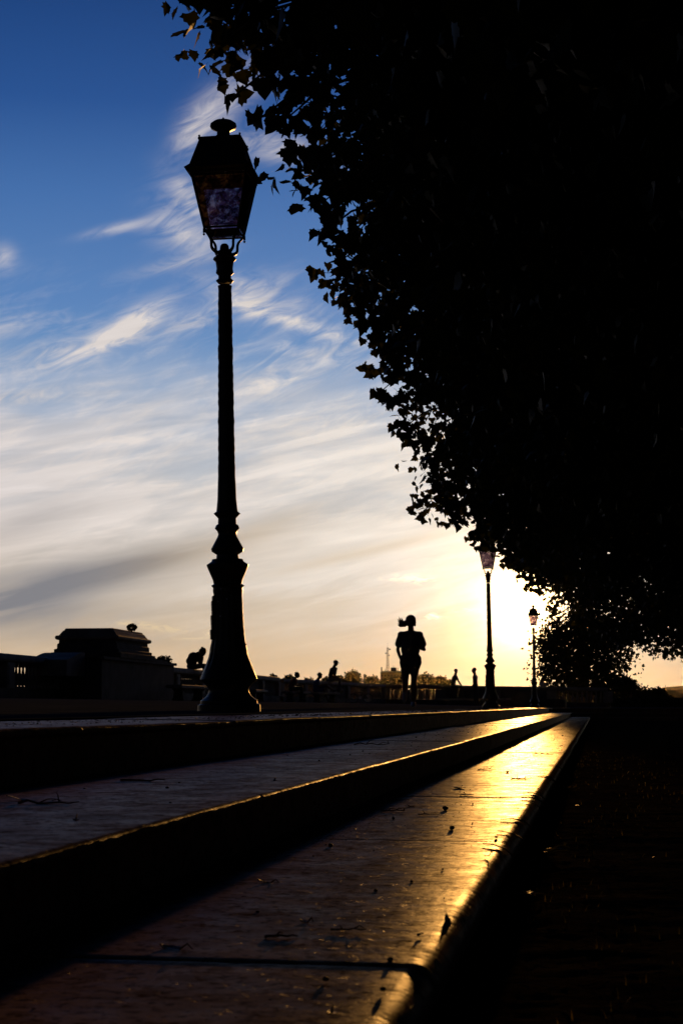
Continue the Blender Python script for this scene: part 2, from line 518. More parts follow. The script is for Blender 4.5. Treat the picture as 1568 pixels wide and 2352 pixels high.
def landz(x, y):
    d = math.hypot(x, y)
    h = -13 + 25.0 * max(0, min(1, (d - 500) / 700)) ** 1.3 + 1.5 * mnoise.noise(Vector((x * .004, y * .004, 2)))
    if d > 2000: h += 22 * max(0, mnoise.noise(Vector((x * .0006, y * .0006, 5)))) + 0
    return min(h, 40)
xs = [-9000, -5000, -3000, -2000, -1500] + lin(-1200, 800, 60) + [1200, 2000, 3500, 6000, 9000]
ys = [-3000, -500, -60] + lin(92, 1400, 60) + [1700, 2100, 2600, 3200, 4000, 5200, 7000, 9500]
sheet('ground', M_LAND, xs, ys, landz)
# retaining wall under the terrace
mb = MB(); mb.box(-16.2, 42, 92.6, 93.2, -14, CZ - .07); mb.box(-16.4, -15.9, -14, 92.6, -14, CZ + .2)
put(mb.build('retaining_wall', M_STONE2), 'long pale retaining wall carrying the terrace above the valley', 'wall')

# far wooded rise at the right edge of the view
hills = []
mb = MB(); ring = []
for i in range(90):
    a = R(-34 + 46 * i / 89)
    d = 3200
    x, y = d * math.sin(a), d * math.cos(a)
    pxx = 1370 + F * math.tan(a)
    h = 18 + 8 * mnoise.noise(Vector((i * .13, 0, 0))) + 3 * mnoise.noise(Vector((i * .9, 3, 0))) + (22 * max(0, min(1, (pxx - 1440) / 90)))
    hills.append((x, y, h))
rings = [[(x, y, -20) for x, y, h in hills], [(x, y, h * .55) for x, y, h in hills], [(x * 1.06, y * 1.06, h) for x, y, h in hills], [(x * 1.25, y * 1.25, -20) for x, y, h in hills]]
mb.quadring(rings, close=False, cap0=False, cap1=False)
put(mb.build('hills', M_LAND, smooth='all'), kind='structure')

# ------------------------------------------------------------------ street lamps
PROF = [(0.2175, 0.0), (0.2147, 0.051), (0.1975, 0.058), (0.1957, 0.08), (0.1561, 0.109), (0.1388, 0.139), (0.1389, 0.161), (0.1599, 0.19), (0.1948, 0.219), (0.197, 0.226),
        (0.1388, 0.373), (0.13, 0.41), (0.1124, 0.52), (0.106, .63), (0.1005, 0.749), (0.0998, 0.815), (0.1035, 0.834), (0.1017, 0.856), (0.1147, 0.871), (0.0966, 0.882), (0.1036, 0.912),
        (0.1426, 1.004), (0.1445, 1.016), (0.1119, 1.038), (0.1067, 1.053), (0.0786, 1.056), (0.0752, 1.086), (0.0919, 1.097), (0.1083, 1.108), (0.1131, 1.127), (0.069, 1.209), (0.0624, 1.228),
        (0.0687, 1.25), (0.0858, 1.269), (0.0773, 1.291), (0.0643, 1.299), (0.0624, 1.34), (0.0762, 1.355), (0.0933, 1.373), (0.0744, 1.388), (0.0659, 1.471), (0.0622, 1.591), (0.0596, 1.636)]
CAP = [(0.0477, 3.013), (0.0628, 3.032), (0.0453, 3.047), (0.0453, 3.069), (0.0638, 3.088), (0.0583, 3.119), (0.065, 3.168), (0.082, 3.187), (0.0756, 3.199), (0.0484, 3.218), (0.0545, 3.233), (0.0484, 3.246), (0.034, 3.255), (0.030, 3.285), (0.02, 3.298)]


def pane_material():
    m, n, b = material('mottled_lamp_glass', (.1, .08, .1), .3)
    n.n.remove(b)
    out = n.n['Material Output']
    co = n.n.new('ShaderNodeTexCoord').outputs['Object']
    f = n.noise(co, 9, 6, .6, 1.6); f2 = n.noise(co, 20, 5, .6, 1.4)
    tcol = n.mix(n.ss(f, .38, .60), (.21, .18, .26), (.76, .73, .74))
    tcol = n.mix(n.ss(f2, .52, .60), tcol, (.34, .25, .36))
    tr = n.n.new('ShaderNodeBsdfTransparent'); n.l.new(tcol, tr.inputs[0])
    gl = n.n.new('ShaderNodeBsdfGlossy'); gl.inputs['Roughness'].default_value = .12; gl.inputs[0].default_value = (.6, .6, .6, 1)
    tl = n.n.new('ShaderNodeBsdfTranslucent'); n.l.new(n.mix(.5, tcol, (.1, .09, .1)), tl.inputs[0])
    mx = n.n.new('ShaderNodeMixShader'); mx.inputs[0].default_value = .04; n.l.new(tr.outputs[0], mx.inputs[1]); n.l.new(tl.outputs[0], mx.inputs[2])
    fr = n.n.new('ShaderNodeFresnel'); fr.inputs[0].default_value = 1.45
    mx2 = n.n.new('ShaderNodeMixShader'); n.l.new(fr.outputs[0], mx2.inputs[0]); n.l.new(mx.outputs[0], mx2.inputs[1]); n.l.new(gl.outputs[0], mx2.inputs[2])
    n.l.new(mx2.outputs[0], out.inputs[0])
    return m


M_PANE = pane_material()
M_STICK = material('pale_sticker', (.45, .48, .55), .5)[0]
LR = R(1.3)            # turn of the lantern


def make_lamp():
    root = empty('street_lamp')
    MB().lathe([(0, 0)] + PROF[:10] + [(0, .226)], 40).build('base', M_IRON, root, smooth=True)
    lower = [p for p in PROF if .226 <= p[1] <= 1.056]
    dense = []
    for (r0, z0), (r1, z1) in zip(lower, lower[1:]):
        k = max(1, int((z1 - z0) / .02))
        for i in range(k):
            t = i / k; z = z0 + (z1 - z0) * t
            dense.append((r0 + (r1 - r0) * t + (.0012 * math.sin(z * 61) if .4 < z < .83 else 0), z))
    dense.append(lower[-1])
    MB().lathe([(0, .2261)] + dense + [(0, 1.056)], 96, flute=16, fd=.006, f0=.30, f1=.80).build('pedestal', M_IRON, root, smooth=True)
    shaft = [p for p in PROF if p[1] >= 1.056]
    col = [(0, 1.0561)] + shaft
    z = 1.68
    while z < 3.01:
        t = (z - 1.636) / (3.013 - 1.636)
        r = .0596 + (.0477 - .0596) * t
        r += .0016 * math.sin(z * 38) * (1 if math.sin(z * 13) > 0 else .3) + .0012 * math.sin(z * 97)
        col.append((r, z)); z += .018
    MB().lathe(col + [(0, 3.013)], 32).build('column', M_IRON, root, smooth=True)
    MB().lathe([(0, 3.0131)] + CAP + [(0, 3.2985)], 32, flute=10, fd=.003, f0=3.088, f1=3.17).build('capital', M_IRON, root, smooth=True)
    # raised hatch and old fixings on the left flank
    M = Matrix.Rotation(R(197), 4, 'Z')
    hp = MB()
    for i in range(9):
        z0 = .50 + i * .033
        rr = .112 - .011 * min(1, (z0 - .5) / .25)
        hp.box(rr - .03, rr + .010 + .003 * math.sin(i * 2.1), -.04, .04, z0, z0 + .0325, M)
    hp.build('hatch_cover', M_IRON, root)
    MB().box(.09, .106, -.012, .012, .768, .80, M).build('fixing_bolt', M_IRON, root)
    MB().ball((.122, -.02, .462), (.012, .012, .007)).build('fixing_bolt', M_IRON, root)
    for a, z, r, rd in ((-104, .842, .1035, .0045), (-82, .772, .099, .005), (-119, .757, .0995, .004), (-108, .655, .1035, .006)):
        s = MB(); s.lathe([(0, 0), (rd, 0), (rd, .003), (0, .003)], 14)
        s.build('sticker', M_STICK, root, M=Matrix.Rotation(R(a), 4, 'Z') @ Matrix.Translation((r, 0, z)) @ Matrix.Rotation(math.pi / 2, 4, 'Y'))
    # lantern
    zb, zt, hb, ht = 3.372, 3.800, .118, .202
    fr = MB()
    c, q = math.cos(LR), math.sin(LR)
    P = lambda x, y, z: Vector((x * c - y * q, x * q + y * c, z))
    cor = [(-1, -1), (1, -1), (1, 1), (-1, 1)]
    for sx, sy in cor:
        fr.tube([P(sx * hb, sy * hb, zb), P(sx * ht, sy * ht, zt)], .0085, 4)
    for k in range(4):
        a, b = cor[k], cor[(k + 1) % 4]
        fr.tube([P(a[0] * hb, a[1] * hb, zb), P(b[0] * hb, b[1] * hb, zb)], .008, 4)
        fr.tube([P(a[0] * (hb + .004), a[1] * (hb + .004), zb + .022), P(b[0] * (hb + .004), b[1] * (hb + .004), zb + .022)], .009, 4)
        fr.tube([P(a[0] * (ht - .003), a[1] * (ht - .003), zt - .02), P(b[0] * (ht - .003), b[1] * (ht - .003), zt - .02)], .012, 4)
    lan = fr.build('lantern_frame', M_IRON2, root)
    for sx, sy in cor:
        k = MB(); p = P(sx * (hb + .004), sy * (hb + .004), zb)
        k.tube([p + Vector((0, 0, .012)), p + Vector((0, 0, -.018))], .008, 8); k.ball((p.x, p.y, p.z - .030), .0085)
        k.build('corner_knob', M_IRON, lan, smooth=True)
    for k in range(4):
        a, b = cor[k], cor[(k + 1) % 4]
        z0, z1 = zb + .032, zt - .035
        h0 = hb + (ht - hb) * (z0 - zb) / (zt - zb) - .004; h1 = hb + (ht - hb) * (z1 - zb) / (zt - zb) - .004
        g = MB()
        p = [P(a[0] * h0, a[1] * h0, z0), P(b[0] * h0, b[1] * h0, z0), P(b[0] * h1, b[1] * h1, z1), P(a[0] * h1, a[1] * h1, z1)]
        nrm = (p[1] - p[0]).cross(p[3] - p[0]).normalized() * -.003
        g.quadring([p, [x + nrm for x in p]])
        g.build('pane', M_PANE, lan)
    g = MB(); g.frustum(hb - .012, hb - .012, zb + .003, zb + .006, LR); g.build('bottom_pane', M_PANE, lan)
    # roof with flared eave
    rf = MB()
    def sq(h, z): return [P(-h, -h, z), P(h, -h, z), P(h, h, z), P(-h, h, z)]
    rf.quadring([sq(.190, 3.806), sq(.236, 3.797), sq(.238, 3.802), sq(.205, 3.834), sq(.149, 4.020), sq(.154, 4.027), sq(.154, 4.038), sq(.150, 4.044), sq(.08, 4.062)])
    roof = rf.build('roof', M_IRON, root)
    for sx, sy in cor:
        k = MB(); p = P(sx * .145, sy * .145, 4.052); k.ball(p, .008); k.build('roof_knob', M_IRON, roof, smooth=True)
    MB().lathe([(0, 4.05), (.10, 4.052), (.088, 4.066), (.060, 4.085), (.046, 4.098), (.046, 4.125), (.060, 4.135), (.088, 4.148), (.0955, 4.162), (.092, 4.178), (.070, 4.195), (.035, 4.206), (.012, 4.212), (.006, 4.225), (0, 4.232)], 32).build('chimney_cap', M_IRON, root, smooth=True)
    # four curled brackets carrying the lantern
    for sx, sy in cor:
        b = MB(); pts = []
        for i in range(13):
            t = i / 12
            rr = .035 + (hb * 1.414 - .035) * (t ** .8) + .020 * math.sin(t * math.pi * 2)
            z = 3.225 + (zb - 3.225) * (t ** 1.25) - .006 * math.sin(t * math.pi)
            pts.append(P(sx * rr * .7071, sy * rr * .7071, z))
        b.tube(pts, [.012, .013, .013, .012, .011, .010, .010, .010, .010, .010, .009, .008, .008], 8)
        b.build('bracket', M_IRON, root, smooth='all')
    return root


Y1 = 11.5
RATIO = 3.58
lamp = make_lamp()
lamp_data = [
    (Y1, 526, 1630, 513, 280, 'tallest black street lamp in the foreground, lantern against blue sky'),
    (Y1 * RATIO, 1127, 1626, 1119, 1270, 'middle street lamp of the row, lantern tucked under the tree edge'),
    (Y1 * (2 * RATIO - 1), 1227, 1624, 1224, 1430, 'farthest and smallest street lamp of the row, its top lost in the sun glare'),
]
LAMPS = []
for i, (Y, bx, by, tx, ty, lab) in enumerate(lamp_data):
    o = lamp if i == 0 else copy_tree(lamp)
    b = at(bx, by, Y); t = at(tx, ty, Y)
    o.location = (b.x, Y, terrace_z(b.x) - .004)
    o.rotation_euler = (0, math.atan2(t.x - b.x, t.z - b.z), 0)
    put(o, lab, 'street lamp', 'street lamps in a row along the terrace edge')
    LAMPS.append(o)

# ------------------------------------------------------------------ trees
LEAF = [(0, 0), (.12, .0), (.36, -.07), (.37, .07), (.54, .19), (.44, .29), (.45, .49), (.29, .53), (.20, .66), (.0, .97)]
LEAF = LEAF[:-1] + [LEAF[-1]] + [(-x, y) for x, y in LEAF[-2:0:-1]]
LEAF_SIMPLE = [(0, 0), (.36, .1), (.38, .5), (.12, .62), (0, .95), (-.12, .62), (-.38, .5), (-.36, .1)]


def leaf_mesh(name, C, S, mat, seed, droop=1.0, outline=LEAF, jitter=.25):
    """many separate leaf blades in one mesh (one crown or one spray)"""
    rs = np.random.RandomState(seed)
    C = np.asarray(C, float); n = len(C); S = np.asarray(S, float).reshape(-1, 1)
    tip = rs.normal(0, 1, (n, 3)); tip[:, 2] *= .7; tip[:, 2] -= droop * 1.3
    tip /= np.linalg.norm(tip, axis=1, keepdims=True)
    q = rs.normal(0, 1, (n, 3)); nr = np.cross(tip, q); nr /= np.linalg.norm(nr, axis=1, keepdims=True)
    sd = np.cross(nr, tip)
    L = np.array([(0, .38)] + outline); k = len(L)
    fold = rs.uniform(-.1, .5, (n, 1)); curl = rs.uniform(-.1, .35, (n, 1))
    lx = L[None, :, 0] * (1 + rs.uniform(-jitter, jitter, (n, 1))) * rs.uniform(.85, 1.15, (n, k))
    ly = L[None, :, 1] * rs.uniform(.92, 1.08, (n, k))
    lz = fold * np.abs(lx) - curl * ly ** 2
    V = C[:, None, :] + S[:, :, None] * (sd[:, None, :] * lx[:, :, None] + tip[:, None, :] * ly[:, :, None] + nr[:, None, :] * lz[:, :, None])
    tri = np.array([(0, i, i + 1) for i in range(1, k - 1)] + [(0, k - 1, 1)])
    Fc = (np.arange(n)[:, None, None] * k + tri[None]).reshape(-1, 3)
    me = bpy.data.meshes.new(name)
    me.vertices.add(n * k); me.vertices.foreach_set('co', V.reshape(-1).astype(np.float32))
    m = len(Fc); me.loops.add(m * 3); me.loops.foreach_set('vertex_index', Fc.reshape(-1).astype(np.int32))
    me.polygons.add(m); me.polygons.foreach_set('loop_start', np.arange(0, m * 3, 3, dtype=np.int32))
    me.polygons.foreach_set('loop_total', np.full(m, 3, dtype=np.int32))
    me.update(); me.validate()
    me.materials.append(mat)
    return me


def leaf_material(name, c0, c1, trans, scale=1.5):
    m, n, b = material(name, c0, .6, .1)
    co = n.n.new('ShaderNodeTexCoord').outputs['Object']
    f = n.noise(co, scale, 4, .6)
    c = n.mix(n.ss(f, .35, .65), c0, c1)
    n.l.new(c, b.inputs['Base Color'])
    tl = n.n.new('ShaderNodeBsdfTranslucent'); n.l.new(n.mix(1.0, c, (1.3, 1.15, .4), 'MULTIPLY'), tl.inputs[0])
    mx = n.n.new('ShaderNodeMixShader'); mx.inputs[0].default_value = trans
    n.l.new(b.outputs[0], mx.inputs[1]); n.l.new(tl.outputs[0], mx.inputs[2]); n.l.new(mx.outputs[0], n.n['Material Output'].inputs[0])
    return m


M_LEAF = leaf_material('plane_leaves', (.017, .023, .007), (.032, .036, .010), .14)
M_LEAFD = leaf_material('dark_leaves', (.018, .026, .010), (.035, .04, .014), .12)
M_FAR = leaf_material('distant_foliage', (.020, .026, .012), (.035, .038, .018), .1, .2)
M_BARK = noisy('plane_bark', (.07, .06, .045), (.15, .13, .095), 3.0, rough=.9, spec=.2, bump=.6, bscale=18, dist=.02)


def big_crown(seed, nclump, per, rx, ry, rz, zc, size, zmin=0, p=3.0, spread=.42, smin=.35):
    rs = np.random.RandomState(seed)
    pts = []; cl = []
    while len(cl) < nclump:
        d = rs.normal(0, 1, 3); d /= np.linalg.norm(d)
        rr = (abs(d[0]) ** p + abs(d[1]) ** p + abs(d[2]) ** p) ** (-1 / p)
        s = rs.uniform(smin, 1.0) ** .30
        bump = 1 + .10 * mnoise.noise(Vector((d[0] * 2.6 + seed, d[1] * 2.6, d[2] * 2.6)))
        c = np.array((d[0] * rx, d[1] * ry, d[2] * rz)) * rr * s * bump
        if c[2] + zc < zmin: continue
        cl.append(c + (0, 0, zc))
    for c in cl:
        m = int(per * rs.uniform(.6, 1.4)); sp = spread * rs.uniform(.7, 1.3)
        q = rs.normal(0, 1, (m, 3)); q *= (rs.uniform(0, 1, (m, 1)) ** .5) / np.linalg.norm(q, axis=1, keepdims=True) * sp * 1.75; q[:, 2] *= .75
        pts.append(c + q)
    P_ = np.concatenate(pts)
    return P_, rs.uniform(.72, 1.25, len(P_)) * size, cl


def limbs(mb, seed, cl, zf, n=46, r0=.27, h0=2.4):
    rs = random.Random(seed)
    tr = [(0, 0, -.2), (0, 0, .05), (.03, .02, .6), (.05, -.02, 1.4), (.02, .03, h0)]
    mb.tube(tr, [r0 * 1.5, r0 * 1.25, r0 * 1.02, r0 * .92, r0 * .95], 16)
    main = []
    for i in range(7):
        a = 2 * math.pi * i / 7 + rs.uniform(-.3, .3)
        d = Vector((math.cos(a), math.sin(a), 0)); L = rs.uniform(2.4, 4.2)
        p0 = Vector((0, 0, h0 - .15)); pts = [p0]
        for k in range(1, 6):
            t = k / 5
            pts.append(p0 + d * L * t + Vector((rs.uniform(-.15, .15), rs.uniform(-.15, .15), (zf - h0) * (t ** .8) * rs.uniform(.8, 1.0))))
        mb.tube(pts, [r0 * .5 * (1 - .13 * k) for k in range(6)], 9)
        main += pts[2:]
    for c in rs.sample(cl, min(n, len(cl))):
        c = Vector(c); s = min(main, key=lambda q: (q - c).length)
        md = (s + c) / 2 + Vector((rs.uniform(-.3, .3), rs.uniform(-.3, .3), .35))
        mb.tube([s, (s + md) / 2 + Vector((0, 0, .08)), md, (md + c) / 2, c], [.05, .04, .03, .02, .008], 5)


protos = []
M_LEAFS = M_LEAF
for s in (11, 23):
    root = empty('plane_tree')
    P_, S_, cl = big_crown(s, 1050, 72, 7.0, 5.3, 5.1, 7.8, .128, spread=.33)
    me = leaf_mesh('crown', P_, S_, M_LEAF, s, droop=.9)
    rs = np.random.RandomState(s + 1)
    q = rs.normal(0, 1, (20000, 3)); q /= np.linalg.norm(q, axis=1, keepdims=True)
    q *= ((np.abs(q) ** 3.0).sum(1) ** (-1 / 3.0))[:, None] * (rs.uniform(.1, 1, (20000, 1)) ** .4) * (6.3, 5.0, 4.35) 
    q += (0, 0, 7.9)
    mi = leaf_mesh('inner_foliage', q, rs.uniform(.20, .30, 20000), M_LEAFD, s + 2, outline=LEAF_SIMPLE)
    oi = bpy.data.objects.new('inner_foliage', mi); COL.objects.link(oi); oi.parent = root
    o = bpy.data.objects.new('crown', me); COL.objects.link(o); o.parent = root
    mb = MB(); limbs(mb, s, cl, 7.0, 70); mb.build('trunk', M_BARK, root, smooth='all')
    protos.append(root)
root = empty('plane_tree')
P_, S_, cl = big_crown(37, 420, 48, 7.0, 5.3, 5.1, 7.8, .165, spread=.36)
o = bpy.data.objects.new('crown', leaf_mesh('crown', P_, S_, M_LEAF, 37, droop=.9)); COL.objects.link(o); o.parent = root
mb = MB(); limbs(mb, 37, cl, 7.0, 90); mb.build('trunk', M_BARK, root, smooth='all')
sparse = root
ROW = [(6, 4.0, 0, 1), (14, 4.05, -.05, 1), (22, 3.95, 0, 1), (30, 3.8, .2, 1), (38, 3.85, .15, 1), (46, 3.95, .1, .98), (54, 4.0, .0, .95), (62, 4.5, 0, .92), (70, 4.8, 0, .90)]
LAB = ['nearest plane tree in view, its crown filling the top right corner', 'plane tree whose leaves hang out above the nearest lamp lantern']
TREES = []
used = set()
for i, (Y, X, dzr, sc) in enumerate(ROW):
    pr = protos[i % 2]
    if i >= 4: pr = sparse
    o = pr if i in (0, 1, 4) else copy_tree(pr)
    o.location = (X, Y, -dzr); o.rotation_euler = (0, 0, math.pi if ((i + 2) // 2) % 2 else 0); o.scale = (sc, sc, sc)
    lab = LAB[i] if i < 2 else ['plane tree with leaves against the blue band of sky beyond the lantern', 'plane tree with leaf edge halfway down the dark crown outline',
                                'plane tree whose leaves overhang the lantern of the middle lamp', 'plane tree just beyond the middle lamp, its edge near the sun',
                                'plane tree against which the sun glare shines', 'plane tree with sky gaps between its leaves right of the sun',
                                'last plane tree of the row, sparse low leaves at right edge'][i - 2]
    put(o, lab, 'tree', 'plane trees in a row along the gravel walk')
    TREES.append(o)


# low sprays of the near trees that hang out over the lamps: a branchlet with its own leaves
def spray(tree, pts, seed, size=.145):
    """pts: (x, y, Y, radius) picture point, distance and radius in picture units"""
    M = Matrix.LocRotScale(tree.location, tree.rotation_euler, tree.scale).inverted()
    for j, (px, py, Y, r) in enumerate(pts):
        rs = np.random.RandomState(seed * 50 + j); mb = MB()
        c = at(px, py, Y); rm = r / F * Y; n = max(2, int(1.5 * (r / (size * F / Y)) ** 2 * 11))
        q = rs.normal(0, 1, (n, 3)); q *= rs.uniform(.1, 1, (n, 1)) ** .5 * rm / np.linalg.norm(q, axis=1, keepdims=True)
        q[:, 1] *= 1.3; q += np.array(c) + (0, 0, size * .4)
        inner = c + Vector((1.0, rs.uniform(-.3, .3), .55)) * max(.5, rm * 1.6)
        mb.tube([inner, c.lerp(inner, .5) + Vector((0, 0, .06)), c, c + Vector((-.5, 0, -.15)) * rm], [.012, .009, .005, .002], 6)
        for k in range(min(n, 14)):
            e = Vector(q[k]); mb.tube([c, (c + e) / 2 + Vector((0, 0, .03)), e], [.004, .003, .0018], 4)
        tw = mb.build('leafy_branch', M_BARK, tree, smooth='all'); tw.matrix_parent_inverse = M
        me = leaf_mesh('leaves', q, rs.uniform(.7, 1.2, len(q)) * size, M_LEAF, seed * 50 + j, droop=1.3)
        o = bpy.data.objects.new('leaves', me); COL.objects.link(o); o.parent = tw


T14, T22, T30 = TREES[1], TREES[2], TREES[3]
spray(T14, [(455, -25, 10.6, 34), (500, 20, 10.7, 34), (540, 75, 10.8, 34), (425, 8, 10.7, 14), (518, 92, 10.6, 13), (600, 40, 11, 60), (610, 105, 11, 42)], 201)
spray(T14, [(660, 150, 11.2, 55), (700, 235, 11.3, 58), (655, 275, 11.2, 34), (618, 280, 11.0, 22), (580, 285, 10.9, 9), (516, 238, 10.8, 4), (598, 190, 11, 14), (615, 215, 11, 14), (700, 310, 11.2, 24)], 202)
spray(T14, [(760, 360, 12.3, 44), (790, 430, 12.8, 48), (735, 470, 12.8, 20), (765, 490, 13, 30), (735, 540, 13.2, 16), (780, 560, 13.4, 34), (755, 500, 13.5, 12), (800, 620, 14.5, 28)], 203)
spray(T22, [(835, 660, 17, 34), (800, 640, 17, 10), (800, 695, 17.5, 14), (812, 725, 17.5, 14), (860, 740, 18, 34), (900, 800, 19, 34), (872, 812, 19, 10), (905, 850, 19.5, 22), (868, 905, 20, 13), (905, 930, 20.5, 28), (925, 985, 21, 26)], 204)
spray(T30, [(965, 1020, 24, 26), (990, 1065, 25, 20), (978, 1095, 25.5, 8), (1020, 1120, 27, 26), (1025, 1170, 28, 18), (1060, 1200, 30, 22), (1095, 1232, 33, 16)], 205)

# ------------------------------------------------------------------ balustrades, pedestal, benches
BAL = [(.055, 0), (.055, .03), (.035, .045), (.04, .07), (.062, .13), (.068, .19), (.055, .26), (.034, .34), (.026, .42), (.03, .44), (.045, .455), (.045, .475), (.055, .485), (.055, .52)]


def balustrade(name, A, B, label, solid=(), bay=3.0, hz=1.09, group=None, ends=(True, True), open_all=False):
    A = Vector((*A, 0)); B = Vector((*B, 0)); d = B - A; L = d.length; a = math.atan2(d.y, d.x)
    z0 = min(terrace_z(A.x), terrace_z(B.x)) - .02
    slope = (terrace_z(B.x) - terrace_z(A.x)) / L
    root = empty(name, (A.x, A.y, terrace_z(A.x) - .02), (0, -math.atan(slope), a))
    root.scale = (1, 1, hz)
    put(root, label, 'balustrade', 'stone balustrades round the terrace')
    n = max(1, round(L / bay)); b = L / n
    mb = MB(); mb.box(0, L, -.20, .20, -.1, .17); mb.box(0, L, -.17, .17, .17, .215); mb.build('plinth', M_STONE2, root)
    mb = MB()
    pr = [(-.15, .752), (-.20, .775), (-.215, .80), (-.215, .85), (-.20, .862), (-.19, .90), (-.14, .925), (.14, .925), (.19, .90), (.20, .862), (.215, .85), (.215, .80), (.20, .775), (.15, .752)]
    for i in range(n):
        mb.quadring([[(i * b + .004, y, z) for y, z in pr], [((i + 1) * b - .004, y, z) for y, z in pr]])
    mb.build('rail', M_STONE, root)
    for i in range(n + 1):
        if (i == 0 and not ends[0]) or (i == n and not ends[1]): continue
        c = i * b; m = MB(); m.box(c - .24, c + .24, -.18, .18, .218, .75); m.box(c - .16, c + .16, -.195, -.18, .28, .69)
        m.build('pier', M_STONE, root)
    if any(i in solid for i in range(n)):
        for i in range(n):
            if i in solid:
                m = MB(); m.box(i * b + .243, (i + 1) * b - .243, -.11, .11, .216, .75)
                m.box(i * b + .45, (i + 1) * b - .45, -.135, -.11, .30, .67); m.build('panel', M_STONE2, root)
    mesh = None
    for i in range(n):
        if i in solid: continue
        k = int((b - .48) / .235)
        for j in range(k):
            x = i * b + .24 + (b - .48) * (j + .5) / k
            if mesh is None:
                o = MB().lathe([(0, .2165)] + [(r, z + .217) for r, z in BAL] + [(0, .75)], 10).build('baluster', M_STONE, root, smooth=True)
                mesh = o.data
            else:
                o = bpy.data.objects.new('baluster', mesh); COL.objects.link(o); o.parent = root
            o.location = (x, 0, 0)
    return root


balustrade('balustrade', (-13.75, 34.5), (-13.75, 42.4), 'stone balustrade at the left edge, sky showing through its balusters', bay=3.9, hz=1.13)
balustrade('balustrade', (-13.5, 50.1), (-13.6, 72), 'stone balustrade behind the big lamp base, right of the pedestal', bay=3.6, hz=1.15)
balustrade('balustrade', (-13.55, 72.5), (-11, 88.1), 'slanting stone balustrade behind the two people on benches', bay=3.2, solid=(2,))
balustrade('balustrade', (-10.9, 88.5), (.55, 88.5), 'far stone balustrade behind the runner, mostly solid panels', bay=2.86, solid=(1, 2))

# great pedestal standing on the left balustrade
ped = empty('stone_pedestal', (-13.42, 45.6, CZ + .15))
put(ped, 'massive dark stone pedestal with moulded top on the left balustrade', 'pedestal')
mb = MB(); zb = -CZ - .15 + CZ
mb.box(-1.15, .88, -3.2, 4.35, -.2, 1.05); mb.box(-1.22, .95, -3.27, 4.42, 1.053, 1.13)
mb.box(-1.10, .80, 2.35, 3.9, 1.133, 1.19)
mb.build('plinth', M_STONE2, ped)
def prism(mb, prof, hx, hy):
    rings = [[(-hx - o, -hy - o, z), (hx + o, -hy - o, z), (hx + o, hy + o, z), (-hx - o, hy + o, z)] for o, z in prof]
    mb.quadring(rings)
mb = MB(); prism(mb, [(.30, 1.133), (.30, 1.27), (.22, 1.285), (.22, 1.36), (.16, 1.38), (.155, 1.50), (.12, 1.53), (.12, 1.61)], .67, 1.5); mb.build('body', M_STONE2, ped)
mb = MB(); prism(mb, [(.15, 1.613), (.19, 1.63), (.205, 1.66), (.205, 1.70), (.18, 1.73), (.13, 1.735), (.10, 1.77), (.04, 1.86), (0, 1.885), (0, 1.91), (-.03, 1.93)], .67, 1.5); mb.build('cornice', M_STONE, ped)
# low swept buttress between rail and pedestal
mb = MB(); pr = []
for i in range(13):
    t = i / 12
    pr.append((-3.3 - 1.5 * (1 - t) - .0, 1.0 + .22 * math.sin(t * math.pi / 2) ** 1.5))
pr = [(-4.8, .6)] + pr + [(-3.28, .6)]
mb.quadring([[(-.55, y, z) for y, z in pr], [(.45, y, z) for y, z in pr]]); mb.build('buttress', M_STONE, ped)


def tuft(name, loc, rad, n, size, mat, label, cat, seed, twigs=10):
    root = empty(name, loc); put(root, label, cat)
    rs = np.random.RandomState(seed)
    q = rs.normal(0, 1, (n, 3)); q /= np.linalg.norm(q, axis=1, keepdims=True)
    q = q * rs.uniform(.2, 1, (n, 1)) ** .5 * np.array(rad) + (0, 0, rad[2] * .9)
    me = leaf_mesh('foliage', q, rs.uniform(.6, 1.3, n) * size, mat, seed, droop=-.3, outline=LEAF_SIMPLE)
    o = bpy.data.objects.new('foliage', me); COL.objects.link(o); o.parent = root
    mb = MB()
    for i in range(twigs):
        p = Vector(q[i * 3 % n]); mb.tube([(0, 0, -.05), p * .5 + Vector((0, 0, .02)), p * 1.08], [.012 * rad[0] / .15, .008 * rad[0] / .15, .002], 5)
    mb.build('stem', M_TWIG, root)
    return root


p = at(303, 1452, 45.0)
tuft('wild_plant', (p.x, 45.0, CZ + .15 + 1.905), (.125, .125, .085), 420, .05, M_LEAFD, 'small round wild plant growing on top of the stone pedestal', 'plant', 4, 16)


def bench(loc, rz, L, label, group='stone benches against the balustrades', h=.45):
    root = empty('stone_bench', loc, (0, 0, rz)); put(root, label, 'bench', group)
    m = MB(); m.quadring([[(-L / 2 + o, -.24 + o, z), (L / 2 - o, -.24 + o, z), (L / 2 - o, .24 - o, z), (-L / 2 + o, .24 - o, z)] for o, z in ((.02, h - .10), (0, h - .085), (0, h - .02), (.02, h))])
    m.build('seat', M_STONE, root)
    for sx in (-1, 1):
        m = MB(); prism_ = [(0, -.02), (0, .06), (-.03, .08), (-.04, h - .16), (0, h - .14), (0, h - .101)]
        rings = [[(sx * L * .34 - .10 - o, -.17 - o, z), (sx * L * .34 + .10 + o, -.17 - o, z), (sx * L * .34 + .10 + o, .17 + o, z), (sx * L * .34 - .10 - o, .17 + o, z)] for o, z in prism_]
        m.quadring(rings); m.build('support', M_STONE2, root)
    return root


